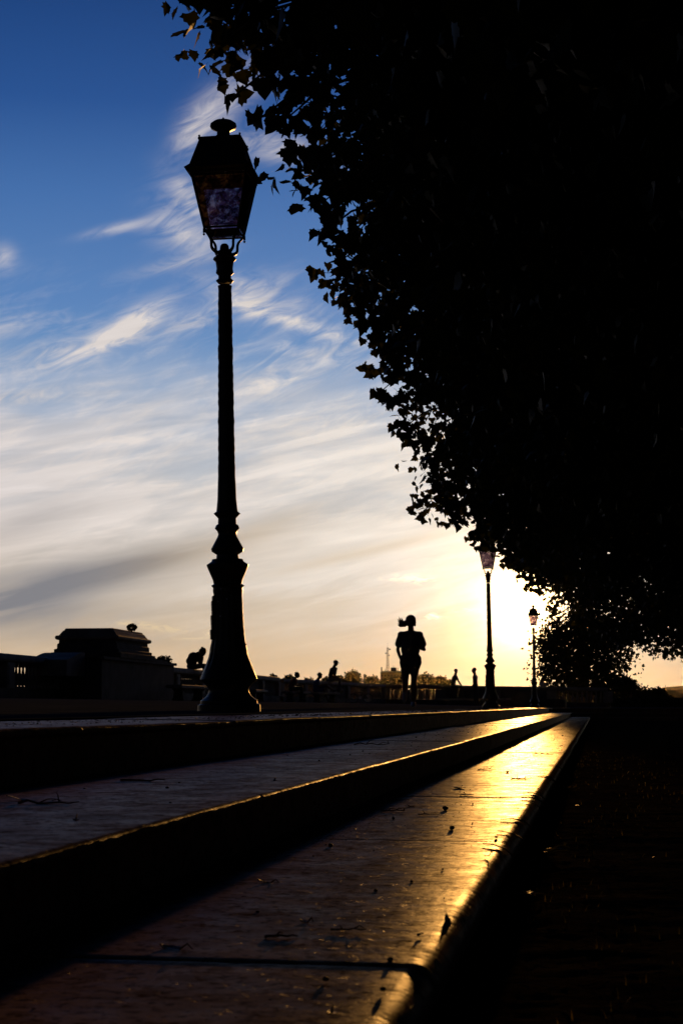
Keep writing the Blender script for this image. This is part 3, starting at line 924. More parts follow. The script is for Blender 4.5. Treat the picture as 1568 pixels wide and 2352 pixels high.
bench((-11.85, 49.0, terrace_z(-11.85)), math.pi / 2, 3.6, 'long stone bench in front of the stone pedestal')
bench((-13.0, 64.8, terrace_z(-13)), math.pi / 2, 2.3, 'empty stone bench just right of the big lamp base')
pb2 = at(681, 1600, 71.5); bench((pb2.x, 71.5, terrace_z(pb2.x)), R(78), 2.1, 'stone bench under the person in a pink top')
pb3 = at(746, 1600, 74.8); bench((pb3.x, 74.8, terrace_z(pb3.x)), R(70), 2.0, 'stone bench under the person in a blue shirt')
pb4 = at(1085, 1600, 87.4); bench((pb4.x, 87.4, CZ - .05), 0, 3.9, 'long stone bench beneath the seated man at right')
# low stone block near the farthest lamp
b = at(1269, 1618, 59.5)
m = MB(); pr = [(-.44, 0), (-.44, .25), (-.40, .29), (-.3, .315), (.3, .30), (.41, .27), (.44, .23), (.44, 0)]
m.quadring([[(x, -.5, z) for x, z in pr], [(x, .6, z) for x, z in pr]])
o = put(m.build('stone_block', M_STONE2), 'low weathered stone block at the foot of the farthest lamp', 'stone block'); o.location = (b.x, 59.6, CZ - .06)

# ------------------------------------------------------------------ people
def remeshed(mb, name, mat, parent, voxel=.011, smooth_it=4):
    o = mb.build(name, mat)
    m = o.modifiers.new('r', 'REMESH'); m.mode = 'VOXEL'; m.voxel_size = voxel; m.use_smooth_shade = True
    s = o.modifiers.new('s', 'SMOOTH'); s.iterations = smooth_it; s.factor = .5
    dg = bpy.context.evaluated_depsgraph_get()
    me = bpy.data.meshes.new_from_object(o.evaluated_get(dg))
    old = o.data; o.modifiers.clear(); o.data = me; bpy.data.meshes.remove(old); me.name = name
    if not me.materials: me.materials.append(mat)
    me.polygons.foreach_set('use_smooth', [True] * len(me.polygons))
    o.name = name; o.parent = parent
    return o


def capsule(mb, a, b, ra, rb, seg=12):
    a, b = Vector(a), Vector(b); d = (b - a)
    if d.length < 1e-4: mb.ball(a, ra); return
    d.normalize(); pts = []; rad = []
    for t in (85, 60, 35, 12):
        pts.append(a - d * ra * math.sin(R(t))); rad.append(ra * math.cos(R(t)))
    for t in (0, .35, .65, 1):
        pts.append(a.lerp(b, t)); rad.append(ra + (rb - ra) * t + .06 * (ra + rb) / 2 * math.sin(t * math.pi))
    for t in (12, 35, 60, 85):
        pts.append(b + d * rb * math.sin(R(t))); rad.append(rb * math.cos(R(t)))
    mb.tube(pts, rad, seg)


def ell(mb, c, r, M=None):
    t = MB(); t.ball((0, 0, 0), r, 14, 10)
    T = Matrix.Translation(c) @ (M or Matrix.Identity(4))
    b = len(mb.v); mb.v += [tuple(T @ Vector(v)) for v in t.v]; mb.f += [tuple(b + i for i in f) for f in t.f]


def hand(mb, w, d, up, side):
    """palm, four unequal bent fingers and a thumb; d points along the hand, up is the back of it"""
    w = Vector(w); d = Vector(d).normalized(); up = Vector(up); up = (up - d * up.dot(d)).normalized(); s = d.cross(up) * side
    capsule(mb, w + d * .03 + s * .018, w + d * .075 + s * .022, .016, .015, 8); capsule(mb, w + d * .03 - s * .018, w + d * .075 - s * .022, .016, .014, 8)
    capsule(mb, w + d * .02, w + d * .07, .02, .018, 8)
    for k, (off, ln) in enumerate(((.030, .066), (.010, .076), (-.011, .070), (-.030, .055))):
        a = w + d * .085 + s * off; b = a + d * ln * .5 - up * ln * .18; c = b + d * ln * .22 - up * ln * .38
        capsule(mb, a, b, .0105, .0095, 6); capsule(mb, b, c, .0095, .0085, 6)
    a = w + d * .035 + s * .032; b = a + d * .028 + s * .022 - up * .008
    capsule(mb, a, b, .013, .011, 6); capsule(mb, b, b + d * .026 + s * .004 - up * .012, .011, .009, 6)


def person(loc, rz, J, label, skin=(.10, .06, .04), top=(.05, .05, .06), bottom=(.04, .045, .06), shoe=(.05, .05, .05), hairc=(.02, .013, .01), hair='short',
           sleeves=.85, legs='long', fem=False, cap=None, scale=1.0, bulk=1.12, loose=.0):
    """J: joints in metres, local frame, the person placed at the origin"""
    root = empty('person', loc, (0, 0, rz)); root.scale = (scale,) * 3
    put(root, label, 'person')
    ms, mt, mbm, msh, mh = [material(n_, c_, r_, .3)[0] for n_, c_, r_ in (('skin', skin, .6), ('top_fabric', top, .85), ('bottom_fabric', bottom, .85), ('shoe_material', shoe, .6), ('hair_strands', hairc, .5))]
    V = {k: Vector(v) for k, v in J.items()}
    body = MB()
    hd = V['head']; fw = V['face'].normalized(); upv = (V.get('headup') or Vector((0, 0, 1)))
    sd = fw.cross(upv).normalized(); upv = sd.cross(fw).normalized()
    hk = 1.10
    HM = Matrix((sd * hk, fw * hk, upv * hk)).transposed().to_4x4()
    H = lambda x, y, z: hd + (sd * x + fw * y + upv * z) * hk
    hs = .96 if fem else 1.0
    ell(body, H(0, -.012, .02), (.074 * hs, .092 * hs, .092 * hs), HM)           # skull
    ell(body, H(0, .020, -.035), (.058 * hs, .066 * hs, .070 * hs), HM)          # face
    ell(body, H(0, .052, -.088), (.026, .024, .020), HM)                         # chin
    capsule(body, H(0, .086, .012), H(0, .103, -.022), .008, .013, 8)            # nose
    ell(body, H(0, .083, -.055), (.022, .012, .009), HM)                         # lips
    ell(body, H(0, .074, .034), (.045, .015, .010), HM)                          # brow
    for s_ in (-1, 1):
        ell(body, H(.073 * s_, -.004, -.004), (.010, .018, .030), HM)            # ears
    nk = V['neck']
    capsule(body, H(0, -.015, -.06), nk, .046 * (.92 if fem else 1.25), .055 * (.95 if fem else 1.3))
    ch, wa, pe = V['chest'], V['waist'], V['pelvis']
    shl, shr = V['shL'], V['shR']
    ax = (shr - shl).normalized(); spine = (nk - pe).normalized(); frn = ax.cross(spine).normalized()
    TM = Matrix((ax, frn, ax.cross(frn) * -1)).transposed().to_4x4()
    w = .86 if fem else 1.2
    bk = bulk
    def torso(mb, g):
        ell(mb, ch, (.150 * w + g, .105 * bk + g, .150 + g), TM); ell(mb, (ch + wa) / 2, (.135 * w + g, .098 * bk + g, .13 + g), TM)
        ell(mb, wa, (.125 * w + g, .098 * bk + g, .12 + g), TM); ell(mb, (wa + pe) / 2, (.135 * w + g, .1 + g, .11 + g), TM)
        ell(mb, pe, (.150 + g, .115 + g, .105 + g), TM)
        for s_ in (shl, shr):
            capsule(mb, nk.lerp(s_, .25) + (ch - nk) * .16, s_ + (ch - s_) * .04, .046 + g * .5, .046 + g * .6)
            capsule(mb, ch.lerp(s_, .2), s_, .075 + g, .052 + g)
    torso(body, -.010)
    for s_ in 'LR':
        sh, el, wr = V['sh' + s_], V['el' + s_], V['wr' + s_]
        capsule(body, sh, el, .044 * w, .034 * w); capsule(body, el, el.lerp(wr, .35), .035 * w, .036 * w); capsule(body, el.lerp(wr, .35), wr, .036 * w, .024 * w)
        dd = V.get('hd' + s_) or (wr - el)
        hand(body, wr, dd, V.get('hu' + s_) or Vector((0, 0, 1)), 1 if s_ == 'L' else -1)
        hp, kn, an, to = V['hp' + s_], V['kn' + s_], V['an' + s_], V['to' + s_]
        capsule(body, hp, kn, .083, .052); capsule(body, kn, kn.lerp(an, .3), .052, .053); capsule(body, kn.lerp(an, .3), an, .053, .034)
        capsule(body, an, to, .032, .026); capsule(body, an, an - (to - an).normalized() * .04 + (an - kn).normalized() * .02, .034, .03)
    remeshed(body, 'body', ms, root, .0105, 3)
    t = MB(); torso(t, .008 + loose * .7)
    if loose:
        ell(t, pe + (pe - wa) * .30, (.172, .135, .10), TM); ell(t, wa, (.162, .12, .17), TM)
        capsule(t, pe + (pe - wa) * .55 - ax * .06, pe + (pe - wa) * .55 + ax * .06, .125, .125)
    for s_ in 'LR':
        sh, el, wr = V['sh' + s_], V['el' + s_], V['wr' + s_]
        e = sh.lerp(el, min(1, sleeves)); capsule(t, sh, e, .052 + loose * .5, .052 + loose * 1.5)
        if sleeves > 1: capsule(t, el, el.lerp(wr, sleeves - 1), .048, .038)
    remeshed(t, 'shirt', mt, root, .014, 4)
    if legs != 'none':
        t = MB(); ell(t, pe, (.160, .124, .112), TM)
        for s_ in 'LR':
            hp, kn, an = V['hp' + s_], V['kn' + s_], V['an' + s_]
            if legs == 'shorts': capsule(t, hp, hp.lerp(kn, .32), .094, .086)
            elif legs == 'knee': capsule(t, hp, hp.lerp(kn, .85), .094, .074)
            else: capsule(t, hp, kn, .093, .064); capsule(t, kn, kn.lerp(an, .93), .064, .052)
        remeshed(t, 'trousers' if legs == 'long' else 'shorts', mbm, root, .014, 3)
    for s_ in 'LR':
        an, to = V['an' + s_], V['to' + s_]; t = MB()
        capsule(t, an - (an - V['kn' + s_]).normalized() * -.01, to, .041, .034); capsule(t, an, an - (to - an).normalized() * .045 + (an - V['kn' + s_]).normalized() * .025, .04, .036)
        capsule(t, an.lerp(to, .4), to + (to - an).normalized() * .02, .038, .03)
        remeshed(t, 'shoe', msh, root, .012, 2)
    # hair
    h = MB(); ell(h, H(0, -.024, .032), (.083 * hs, .092 * hs, .090 * hs), HM)
    if hair in ('bun', 'tail', 'long'):
        ell(h, H(0, -.05, -.01), (.082, .070, .080), HM)
    if hair == 'bun':
        ell(h, H(0, -.105, .055), (.036, .036, .034), HM); 
    if hair == 'curly':
        rr = random.Random(5)
        for i in range(40):
            v = Vector((rr.gauss(0, 1), rr.gauss(0, 1) - .5, rr.gauss(0, 1) + .7)).normalized()
            ell(h, H(v.x * .088, v.y * .095 - .02, v.z * .095 + .03), (.027, .027, .027))
    remeshed(h, 'hair', mh, root, .011, 2)
    if hair == 'tail':
        rr = random.Random(8); h = MB()
        capsule(h, H(.04, -.05, -.015), H(.11, -.05, -.03), .060, .046)
        for i in range(60):
            a = H(.055, -.055, -.025 + rr.uniform(-.02, .02)); sx = rr.uniform(.07, .165); dz_ = rr.uniform(-.07, .075)
            pts = [a, a + Vector((-sx * .45, .01, dz_ * .2 - .03)), a + Vector((-sx * .8, .015, dz_ * .7 - .01)), a + Vector((-sx, .01, dz_ + .02 + rr.uniform(0, .02)))]
            h.tube(pts, [.012, .014, .009, .002], 5)
        for i in range(10):
            a = H(-.06, -.03, -.03); b_ = a + Vector((.002 + rr.uniform(-.012, .004), 0, -.04 - rr.uniform(0, .02)))
            h.tube([a, (a + b_) / 2 + Vector((.006, 0, 0)), b_], [.014, .012, .006], 5)
        h.build('ponytail', mh, root, smooth='all')
    if cap:
        mc = material('cap_cloth', cap, .8, .2)[0]
        c_ = MB(); ell(c_, H(0, -.014, .046), (.088, .100, .080), HM); remeshed(c_, 'cap', mc, root, .011, 2)
        pk = MB(); pts = []
        top_, bot_ = [], []
        for i in range(9):
            a = math.pi * i / 8
            top_.append(H(.07 * math.cos(a), .07 + .085 * math.sin(a), .046 - .01 * math.sin(a))); bot_.append(H(.07 * math.cos(a), .07 + .085 * math.sin(a), .038 - .01 * math.sin(a)))
        pk.quadring([bot_, top_]); pk.build('cap_peak', mc, root)
    return root


def stand(px, py, Y, zf=None):
    b = at(px, py, Y); return (b.x, Y, zf(b.x) if zf else b.z)


# runner coming towards the camera
JR = dict(head=(.006, -.03, 1.565), face=(.02, -1, -.06), neck=(.008, 0, 1.40), chest=(0, 0, 1.235), waist=(-.002, 0, 1.06), pelvis=(-.002, .01, .905),
          shL=(.142, 0, 1.325), shR=(-.148, 0, 1.325), elL=(.218, .07, 1.055), wrL=(.125, -.13, 1.10), elR=(-.222, .10, 1.06), wrR=(-.165, -.03, .885),
          hdL=(-.6, -.8, .15), hdR=(.35, -.8, -.4), huL=(.6, 0, .6), huR=(-.8, 0, .3),
          hpL=(.088, .01, .88), hpR=(-.088, .01, .88), knL=(.060, -.07, .47), knR=(-.078, -.10, .47), anL=(.040, .02, .085), anR=(-.115, .24, .30), toL=(.052, -.14, .035), toR=(-.135, .30, .13))
person(stand(943, 1618, 31.2, terrace_z), 0, JR, 'runner with ponytail, loose T-shirt and bare legs coming towards the camera', skin=(.11, .06, .045), top=(.075, .06, .085), bottom=(.02, .02, .025),
       shoe=(.16, .22, .34), hair='tail', sleeves=.62, legs='shorts', fem=True, loose=.014)

bpy.data.objects['person'].scale = (1.12, 1, 1)
RZ = lambda a: a
# profile figures face +x
def seat_profile(lean, headoff, arms, knees, ankles, toes, headc, neck, chest, waist, pelvis, face, up=None):
    J = dict(head=headc, face=face, neck=neck, chest=chest, waist=waist, pelvis=pelvis)
    if up: J['headup'] = up
    w = .17
    nk = Vector(neck)
    J['shL'] = (nk.x + lean[0], w, nk.z + lean[1]); J['shR'] = (nk.x + lean[0], -w, nk.z + lean[1])
    J['elL'], J['elR'], J['wrL'], J['wrR'] = arms
    J['hpL'] = (pelvis[0], .09, pelvis[2] - .01); J['hpR'] = (pelvis[0], -.09, pelvis[2] - .01)
    J['knL'], J['knR'] = knees; J['anL'], J['anR'] = ankles; J['toL'], J['toR'] = toes
    return J


RAILZ = .985
# hunched person on the rail left of the big lamp
X0 = at(430, 1540, 56.5)
J1 = seat_profile((.02, -.05), 0, ((.40, .10, .22), (.42, -.12, .21), (.465, .05, .42), (.455, -.06, .42)), ((.50, .12, .16), (.54, -.11, .155)), ((.56, .12, -.27), (.62, -.22, -.25)),
                  ((.70, .12, -.30), (.76, -.22, -.28)), (.47, 0, .555), (.32, 0, .50), (.20, 0, .40), (.12, 0, .27), (.11, 0, .13), (.55, 0, -.8), up=(.8, 0, .55))
J1['hdL'] = (.2, -.1, .8); J1['hdR'] = (.2, .1, .8); J1['huL'] = (1, 0, 0); J1['huR'] = (1, 0, 0)
person((X0.x, 56.5, terrace_z(X0.x) + RAILZ + .005), 0, J1, 'hunched person sitting on the rail left of the big lamp, head in hands', top=(.03, .03, .035), bottom=(.04, .04, .05), hair='bun', scale=1.14, bulk=1.6)

# two people on benches
J2 = seat_profile((.02, -.05), 0, ((.25, .14, .26), (.27, -.14, .27), (.43, .10, .25), (.45, -.10, .26)), ((.50, .10, .13), (.53, -.10, .14)), ((.52, .10, -.32), (.56, -.10, -.32)),
                  ((.66, .10, -.38), (.70, -.10, -.38)), (.33, 0, .68), (.22, 0, .53), (.14, 0, .40), (.07, 0, .26), (.06, 0, .11), (.85, 0, -.35))
person((pb2.x - .24, 71.2, terrace_z(pb2.x) + .45), 0, J2, 'person with hair bun and pink top sitting on a bench', top=(.16, .03, .06), bottom=(.03, .03, .04), hair='bun', fem=True, sleeves=.4)
J3 = seat_profile((.03, -.05), 0, ((.18, .15, .27), (.20, -.15, .27), (.44, .10, .33), (.47, -.09, .34)), ((.50, .10, .30), (.46, -.10, .10)), ((.86, .08, .06), (.62, -.12, -.33)),
                  ((1.0, .08, .10), (.76, -.12, -.38)), (.25, 0, .72), (.15, 0, .56), (.09, 0, .42), (.05, 0, .27), (.05, 0, .11), (.9, 0, -.3))
person((pb3.x - .44, 74.6, terrace_z(pb3.x) + .45), 0, J3, 'curly haired person in a blue shirt sitting with one leg crossed', top=(.06, .10, .26), bottom=(.05, .05, .16), hair='curly', sleeves=.8, legs='knee')
m = MB(); m.quadring([[(-.10, -.07, 0), (.10, -.07, 0), (.10, .07, 0), (-.10, .07, 0)], [(-.10, -.07, .012), (.10, -.07, .012), (.10, .07, .012), (-.10, .07, .012)]]);

# man in a cap on the slanting rail
X4 = at(752, 1585, 79.2)
J4 = seat_profile((.03, -.05), 0, ((.17, .17, .30), (.18, -.18, .29), (.36, .08, .17), (.38, -.08, .17)), ((.46, .10, .13), (.50, -.10, .12)), ((.40, .04, -.36), (.60, -.30, -.34)),
                  ((.52, .04, -.44), (.73, -.32, -.40)), (.29, 0, .82), (.20, 0, .64), (.13, 0, .50), (.07, 0, .33), (.06, 0, .13), (.95, 0, -.25))
person((X4.x + .10, 79.2, terrace_z(-12.4) + RAILZ - .05), R(-15), J4, 'man in a peaked cap sitting on the rail above the bicycle', top=(.035, .03, .045), bottom=(.07, .08, .11), hair='short', cap=(.03, .03, .04), scale=1.1)
# man on the far rail
X5 = at(1043, 1585, 88.3)
J5 = seat_profile((.0, -.05), 0, ((.24, .12, .38), (.04, -.20, .34), (.42, .08, .14), (.16, -.2, .16)), ((.45, .10, .10), (.34, -.22, .10)), ((.50, -.05, -.35), (.36, -.34, -.36)),
                  ((.62, -.12, -.41), (.42, -.48, -.42)), (.17, -.02, .84), (.12, 0, .66), (.08, 0, .50), (.03, 0, .33), (.02, 0, .13), (.6, -.8, -.1))
person((X5.x - .08, 88.3, CZ - .06 + RAILZ - .04), R(-12), J5, 'dark haired man sitting on the far rail, arm stretched to his knee', top=(.03, .03, .032), bottom=(.05, .05, .06), sleeves=.7, legs='knee', scale=1.08)
# standing man seen from the side, facing left
J6 = dict(head=(-.035, 0, 1.60), face=(-1, 0, -.02), neck=(.0, 0, 1.44), chest=(.02, 0, 1.27), waist=(.02, 0, 1.09), pelvis=(.04, 0, .93),
          shL=(.02, -.18, 1.38), shR=(.02, .18, 1.38), elL=(.07, -.22, 1.10), wrL=(-.06, -.18, .95), elR=(.06, .22, 1.09), wrR=(-.05, .17, .96), hdL=(-.6, .2, -.5), hdR=(-.6, -.2, -.5),
          hpL=(.04, -.09, .90), hpR=(.04, .09, .90), knL=(.0, -.09, .48), knR=(.07, .10, .48), anL=(.02, -.09, .085), anR=(.13, .10, .085), toL=(-.12, -.09, .035), toR=(-.01, .10, .035))
person(stand(1090, 1620, 80.5, terrace_z), 0, J6, 'slim man standing and facing left beside the middle lamp', top=(.06, .065, .09), bottom=(.02, .02, .02), sleeves=.8, scale=1.03)
# person behind the far rail
J7 = dict(J6); X7 = at(1246, 1570, 91.0)
J7 = {k: (-v[1], v[0], v[2]) for k, v in J6.items()}
person((X7.x, 91.0, CZ - .06), R(-50), J7, 'pale clothed person behind the far rail right of the farthest lamp', top=(.20, .22, .28), bottom=(.1, .1, .12), sleeves=.8, scale=.92)

# ------------------------------------------------------------------ bicycle leaning by the far balustrade
bb = at(828, 1617, 82.0)
bike = empty('bicycle', (bb.x, 82.0, terrace_z(bb.x)), (R(-6), 0, R(4)))
put(bike, 'small dark bicycle standing by the balustrade left of the runner', 'bicycle')
M_TYRE = material('tyre_rubber', (.02, .02, .02), .8)[0]; M_BIKE = material('dark_bike_paint', (.03, .025, .03), .4)[0]
M_CHROME = material('rim_metal', (.35, .33, .3), .3, .5, 1.0)[0]; M_REFL = material('orange_reflector', (.8, .28, .03), .12, .8)[0]
WR = .235
for cx in (-.36, .36):
    w_ = MB(); n = 28
    rings = [[(cx + (WR - .022 + .022 * math.cos(b2)) * math.cos(2 * math.pi * i / n), .022 * math.sin(b2), WR + (WR - .022 + .022 * math.cos(b2)) * math.sin(2 * math.pi * i / n)) for b2 in [k * math.pi / 4 for k in range(8)]] for i in range(n)]
    w_.quadring(rings + [rings[0]], cap0=False, cap1=False); wheel = w_.build('wheel', M_TYRE, bike, smooth='all')
    s_ = MB()
    rr_ = [[(cx + (WR - .046 + .006 * math.cos(b2)) * math.cos(2 * math.pi * i / n), .01 * math.sin(b2), WR + (WR - .046 + .006 * math.cos(b2)) * math.sin(2 * math.pi * i / n)) for b2 in [k * math.pi / 3 for k in range(6)]] for i in range(n)]
    s_.quadring(rr_ + [rr_[0]], cap0=False, cap1=False); s_.build('rim', M_CHROME, wheel)
    s_ = MB()
    for i in range(12):
        a = i * math.pi / 6; s_.tube([(cx, (-1) ** i * .015, WR), (cx + (WR - .046) * math.cos(a), 0, WR + (WR - .046) * math.sin(a))], .0012, 4)
    s_.build('spokes', M_CHROME, wheel)
fr = MB()
for a, b_ in (((-.25, 0, .54), (-.02, 0, .26)), ((-.25, 0, .54), (.10, 0, .50)), ((.10, 0, .56), (-.02, 0, .26)), ((-.02, 0, .26), (.36, 0, WR)), ((.10, 0, .50), (.36, 0, WR)), ((-.23, 0, .62), (-.27, 0, .50))):
    fr.tube([a, b_], .015, 8)
fr.build('frame', M_BIKE, bike)
fk = MB()
for s_ in (-.03, .03): fk.tube([(-.265, s_, .50), (-.31, s_, .36), (-.36, s_, WR)], .010, 6)
fk.build('fork', M_BIKE, bike)
hb_ = MB(); hb_.tube([(-.23, 0, .62), (-.22, 0, .68)], .012, 6); hb_.tube([(-.24, -.24, .74), (-.22, -.12, .69), (-.22, .12, .69), (-.24, .24, .74)], .011, 8); hb_.build('handlebar', M_BIKE, bike)
sd_ = MB(); sd_.tube([(.02, 0, .625), (.10, 0, .63), (.20, 0, .64)], [.02, .045, .065], 10, .35); sd_.tube([(.10, 0, .54), (.11, 0, .62)], .012, 6); sd_.build('saddle', M_BIKE, bike)
pd = MB(); pd.lathe([(0, -.006), (.07, -.006), (.07, .006), (0, .006)], 20)
pd.build('chainring', M_CHROME, bike, M=Matrix.Translation((-.02, -.03, .26)) @ Matrix.Rotation(math.pi / 2, 4, 'X'))
for q_ in ((-.30, -.02, .31), (-.31, -.02, .22)):
    rf_ = MB(); rf_.lathe([(0, 0), (.035, 0), (.033, .012), (.02, .018), (0, .02)], 14)
    rf_.build('reflector', M_REFL, bike, M=Matrix.Translation(q_) @ Matrix.Rotation(math.pi / 2, 4, 'X'))

# ------------------------------------------------------------------ trees and buildings beyond the terrace
def leafy(name, px, ytop, wpx, Y, label, cat, seed, n=1600, leaf=.9, zbase=None, flat=1.0, mat=None, depth=None, group=None, trunk=True, ybot=None):
    c = at(px, ytop, Y); hw = wpx / 2 / F * Y
    zb_ = landz(c.x, Y) if zbase is None else zbase
    top_ = c.z
    low = at(px, ybot, Y).z if ybot else max(zb_ + 1, top_ - 2 * hw * flat)
    rz_ = (top_ - low) / 2; cz_ = (top_ + low) / 2
    root = empty(name, (c.x, Y, zb_)); put(root, label, cat, group)
    rs = np.random.RandomState(seed)
    nc = max(14, n // 40); pts = []
    for i in range(nc):
        d = rs.normal(0, 1, 3); d /= np.linalg.norm(d); s = rs.uniform(.25, 1) ** .45 * .86
        ce = d * s * (hw, depth or hw, rz_) * (1 + .12 * mnoise.noise(Vector((d[0] * 2 + seed, d[1] * 2, d[2] * 2))))
        pts.append(ce + rs.normal(0, 1, (n // nc, 3)) * min(hw, rz_) * .15)
    q = np.concatenate(pts) + (0, 0, cz_ - zb_)
    me = leaf_mesh('crown', q, rs.uniform(.6, 1.3, len(q)) * leaf, mat or M_FAR, seed, droop=.5, outline=LEAF_SIMPLE)
    o = bpy.data.objects.new('crown', me); COL.objects.link(o); o.parent = root
    if trunk:
        mb = MB(); hgt = cz_ - zb_; t0 = max(.12, hgt * .03)
        mb.tube([(0, 0, -.5), (.1, 0, hgt * .4), (0, .1, hgt * .8), (.1, 0, hgt + rz_ * .4)], [t0 * 1.2, t0 * .9, t0 * .7, t0 * .3], 8)
        for i in range(7):
            e = Vector(q[rs.randint(len(q))]); mb.tube([(0, 0, hgt * .75), e * .5 + Vector((0, 0, hgt * .42)), e], [t0 * .5, t0 * .3, t0 * .08], 5)
        mb.build('trunk', M_BARK, root, smooth='all')
    return root


G_ = 'trees on the skyline beyond the balustrade'
for i, (px, yt, w, fl, lab) in enumerate([
        (626, 1547, 30, .55, 'flat topped skyline tree just right of the big lamp base'), (665, 1549, 30, .55, 'flat topped skyline tree left of the person in pink'),
        (707, 1556, 32, .5, 'low broad skyline tree between the two bench sitters'), (748, 1553, 20, .8, 'small skyline tree just left of the man in a cap'),
        (780, 1546, 15, 1.1, 'narrow skyline tree just right of the man in a cap'), (810, 1540, 44, .8, 'largest round skyline tree right of the man in a cap'),
        (856, 1553, 50, .5, 'low dark skyline tree left of the rooftop building'), (905, 1556, 74, .35, 'dark skyline tree in front of the rooftop building'),
        (978, 1546, 46, .7, 'round skyline tree just right of the runner'), (1010, 1553, 34, .7, 'lower skyline tree between runner and seated man'),
        (1030, 1561, 22, .7, 'smallest skyline tree next to the seated man on the far rail')]):
    leafy('distant_tree', px, yt, w, 1240 + 6 * i, lab, 'tree', 40 + i, n=3200, leaf=1.7, flat=fl, group=G_, depth=7, ybot=1590)
leafy('cypress', 838, 1543, 6, 1235, 'thin pointed cypress on the skyline beside the round tree', 'tree', 77, n=500, leaf=1.1, ybot=1585, depth=1)
leafy('distant_tree', 375, 1503, 44, 130, 'tree crown showing just right of the stone pedestal', 'tree', 81, n=1500, leaf=.2, ybot=1545, zbase=-13)

# tree and shrubs behind the right end of the balustrade
leafy('broadleaf_tree', 1332, 1398, 246, 98, 'spreading tree behind the right end of the far balustrade', 'tree', 90, n=9800, leaf=.21, ybot=1622, zbase=-13, mat=M_LEAF, depth=3.0)
leafy('shrub', 1425, 1548, 130, 95, 'dark round shrub right of the end of the balustrade', 'shrub', 91, n=3200, leaf=.18, ybot=1640, zbase=-13, mat=M_LEAFD, depth=1.6)
leafy('shrub', 1500, 1578, 90, 94.6, 'lower shrub at the right, against the pale horizon sky', 'shrub', 92, n=1800, leaf=.18, ybot=1640, zbase=-13, mat=M_LEAFD, depth=1.2)
hp_ = MB()
rs_ = np.random.RandomState(3); q = rs_.uniform((-3.6, -.45, .0), (3.6, .45, .52), (5200, 3))
root = empty('hedge', (4.3, 90.0, CZ - .07)); put(root, 'long low clipped hedge running right from the balustrade end', 'hedge')
o = bpy.data.objects.new('foliage', leaf_mesh('foliage', q, rs_.uniform(.1, .17, 5200), M_LEAFD, 5, outline=LEAF_SIMPLE)); COL.objects.link(o); o.parent = root

# building with rooftop plant and a lattice mast on the skyline
M_BLD = noisy('grey_render', (.16, .13, .12), (.22, .18, .16), .3, rough=.9, bump=0)
M_GLS = material('dark_window_glass', (.02, .02, .025), .2)[0]
bY = 1300
def bx_(x): return (x - 899) / F * bY
c = at(899, 1560, bY); z_ = landz(c.x, bY)
bld = empty('building', (c.x, bY, z_)); put(bld, 'long low building with rooftop block and chimneys on the skyline', 'building')
zt_ = at(899, 1544, bY).z - z_
MB().box(bx_(873), bx_(927), 0, 12, -2, zt_).build('wall', M_BLD, bld)
mb = MB(); mb.quadring([[(bx_(872), -.6, zt_ + .002), (bx_(928), -.6, zt_ + .002), (bx_(928), 12.6, zt_ + .002), (bx_(872), 12.6, zt_ + .002)], [(bx_(876), 2, zt_ + 1.0), (bx_(924), 2, zt_ + 1.0), (bx_(924), 10, zt_ + 1.0), (bx_(876), 10, zt_ + 1.0)]])
roof = mb.build('roof', M_BLD, bld)
MB().box(bx_(896), bx_(908), 3, 9, zt_ + 1.01, zt_ + 3.6).build('rooftop_block', M_BLD, roof)
for px, hh, ww in ((874, 3.4, .9), (882.5, 2.2, .35), (912, 2.8, .4), (919.5, 2.4, .4), (902, 4.6, .3)):
    MB().box(bx_(px) - ww / 2, bx_(px) + ww / 2, 4.2, 4.2 + ww, zt_ + .5 if hh < 4 else zt_ + 3.61, zt_ + .6 + hh).build('chimney', M_BLD, roof)
for r_ in range(3):
    for k in range(7):
        xx = bx_(877 + k * 7.4); zz = zt_ - 2.6 - r_ * 3.2
        fo = MB().box(xx - .65, xx + .65, -.06, .02, zz - .8, zz + .8).build('window', M_BLD, bld); MB().box(xx - .5, xx + .5, -.09, -.061, zz - .65, zz + .65).build('pane', M_GLS, fo)
c2 = at(890, 1560, 1325); mz = at(890, 1487, 1325).z - z_
mast = empty('radio_mast', (c2.x, 1325, z_)); put(mast, 'thin red and white lattice radio mast rising behind the building', 'mast')
M_MAST = noisy('mast_paint', (.22, .09, .07), (.4, .36, .34), .08, rough=.7, bump=0)
mm = MB(); w0 = 1.25
for sx in (-1, 1):
    for sy in (-1, 1): mm.tube([(sx * w0, sy * w0, 0), (sx * w0 * .42, sy * w0 * .42, mz)], .13, 4)
k = 0; z = 4.0
while z < mz - 1:
    w1 = w0 * (1 - .58 * z / mz); w2 = w0 * (1 - .58 * (z + 1.9) / mz)
    for sy in (-1, 1): mm.tube([(-w1, sy * w1, z), (w2, sy * w2, z + 1.9)], .07, 4); mm.tube([(w1, sy * w1, z), (-w2, sy * w2, z + 1.9)], .07, 4)
    z += 1.9
mm.build('lattice', M_MAST, mast)
MB().tube([(0, 0, mz), (0, 0, mz + 3.5)], .09, 5).build('antenna', M_MAST, mast)
for (ax_, az_, s_) in ((1.7, mz - 1.5, .7), (-1.4, mz - 4.6, .55), (1.3, mz - 6.2, .5)):
    d_ = MB(); d_.tube([(0, 0, az_), (ax_, 0, az_)], .08, 4); d_.ball((ax_, -.2, az_), (s_, .25, s_), 10, 6); d_.build('dish', M_MAST, mast, smooth='all')

# ------------------------------------------------------------------ litter, weeds and grass
def on_plane(px, py, z):
    d = ray(px, py); return Vector((0, 0, CZ)) + d * ((z - CZ) / d.z)


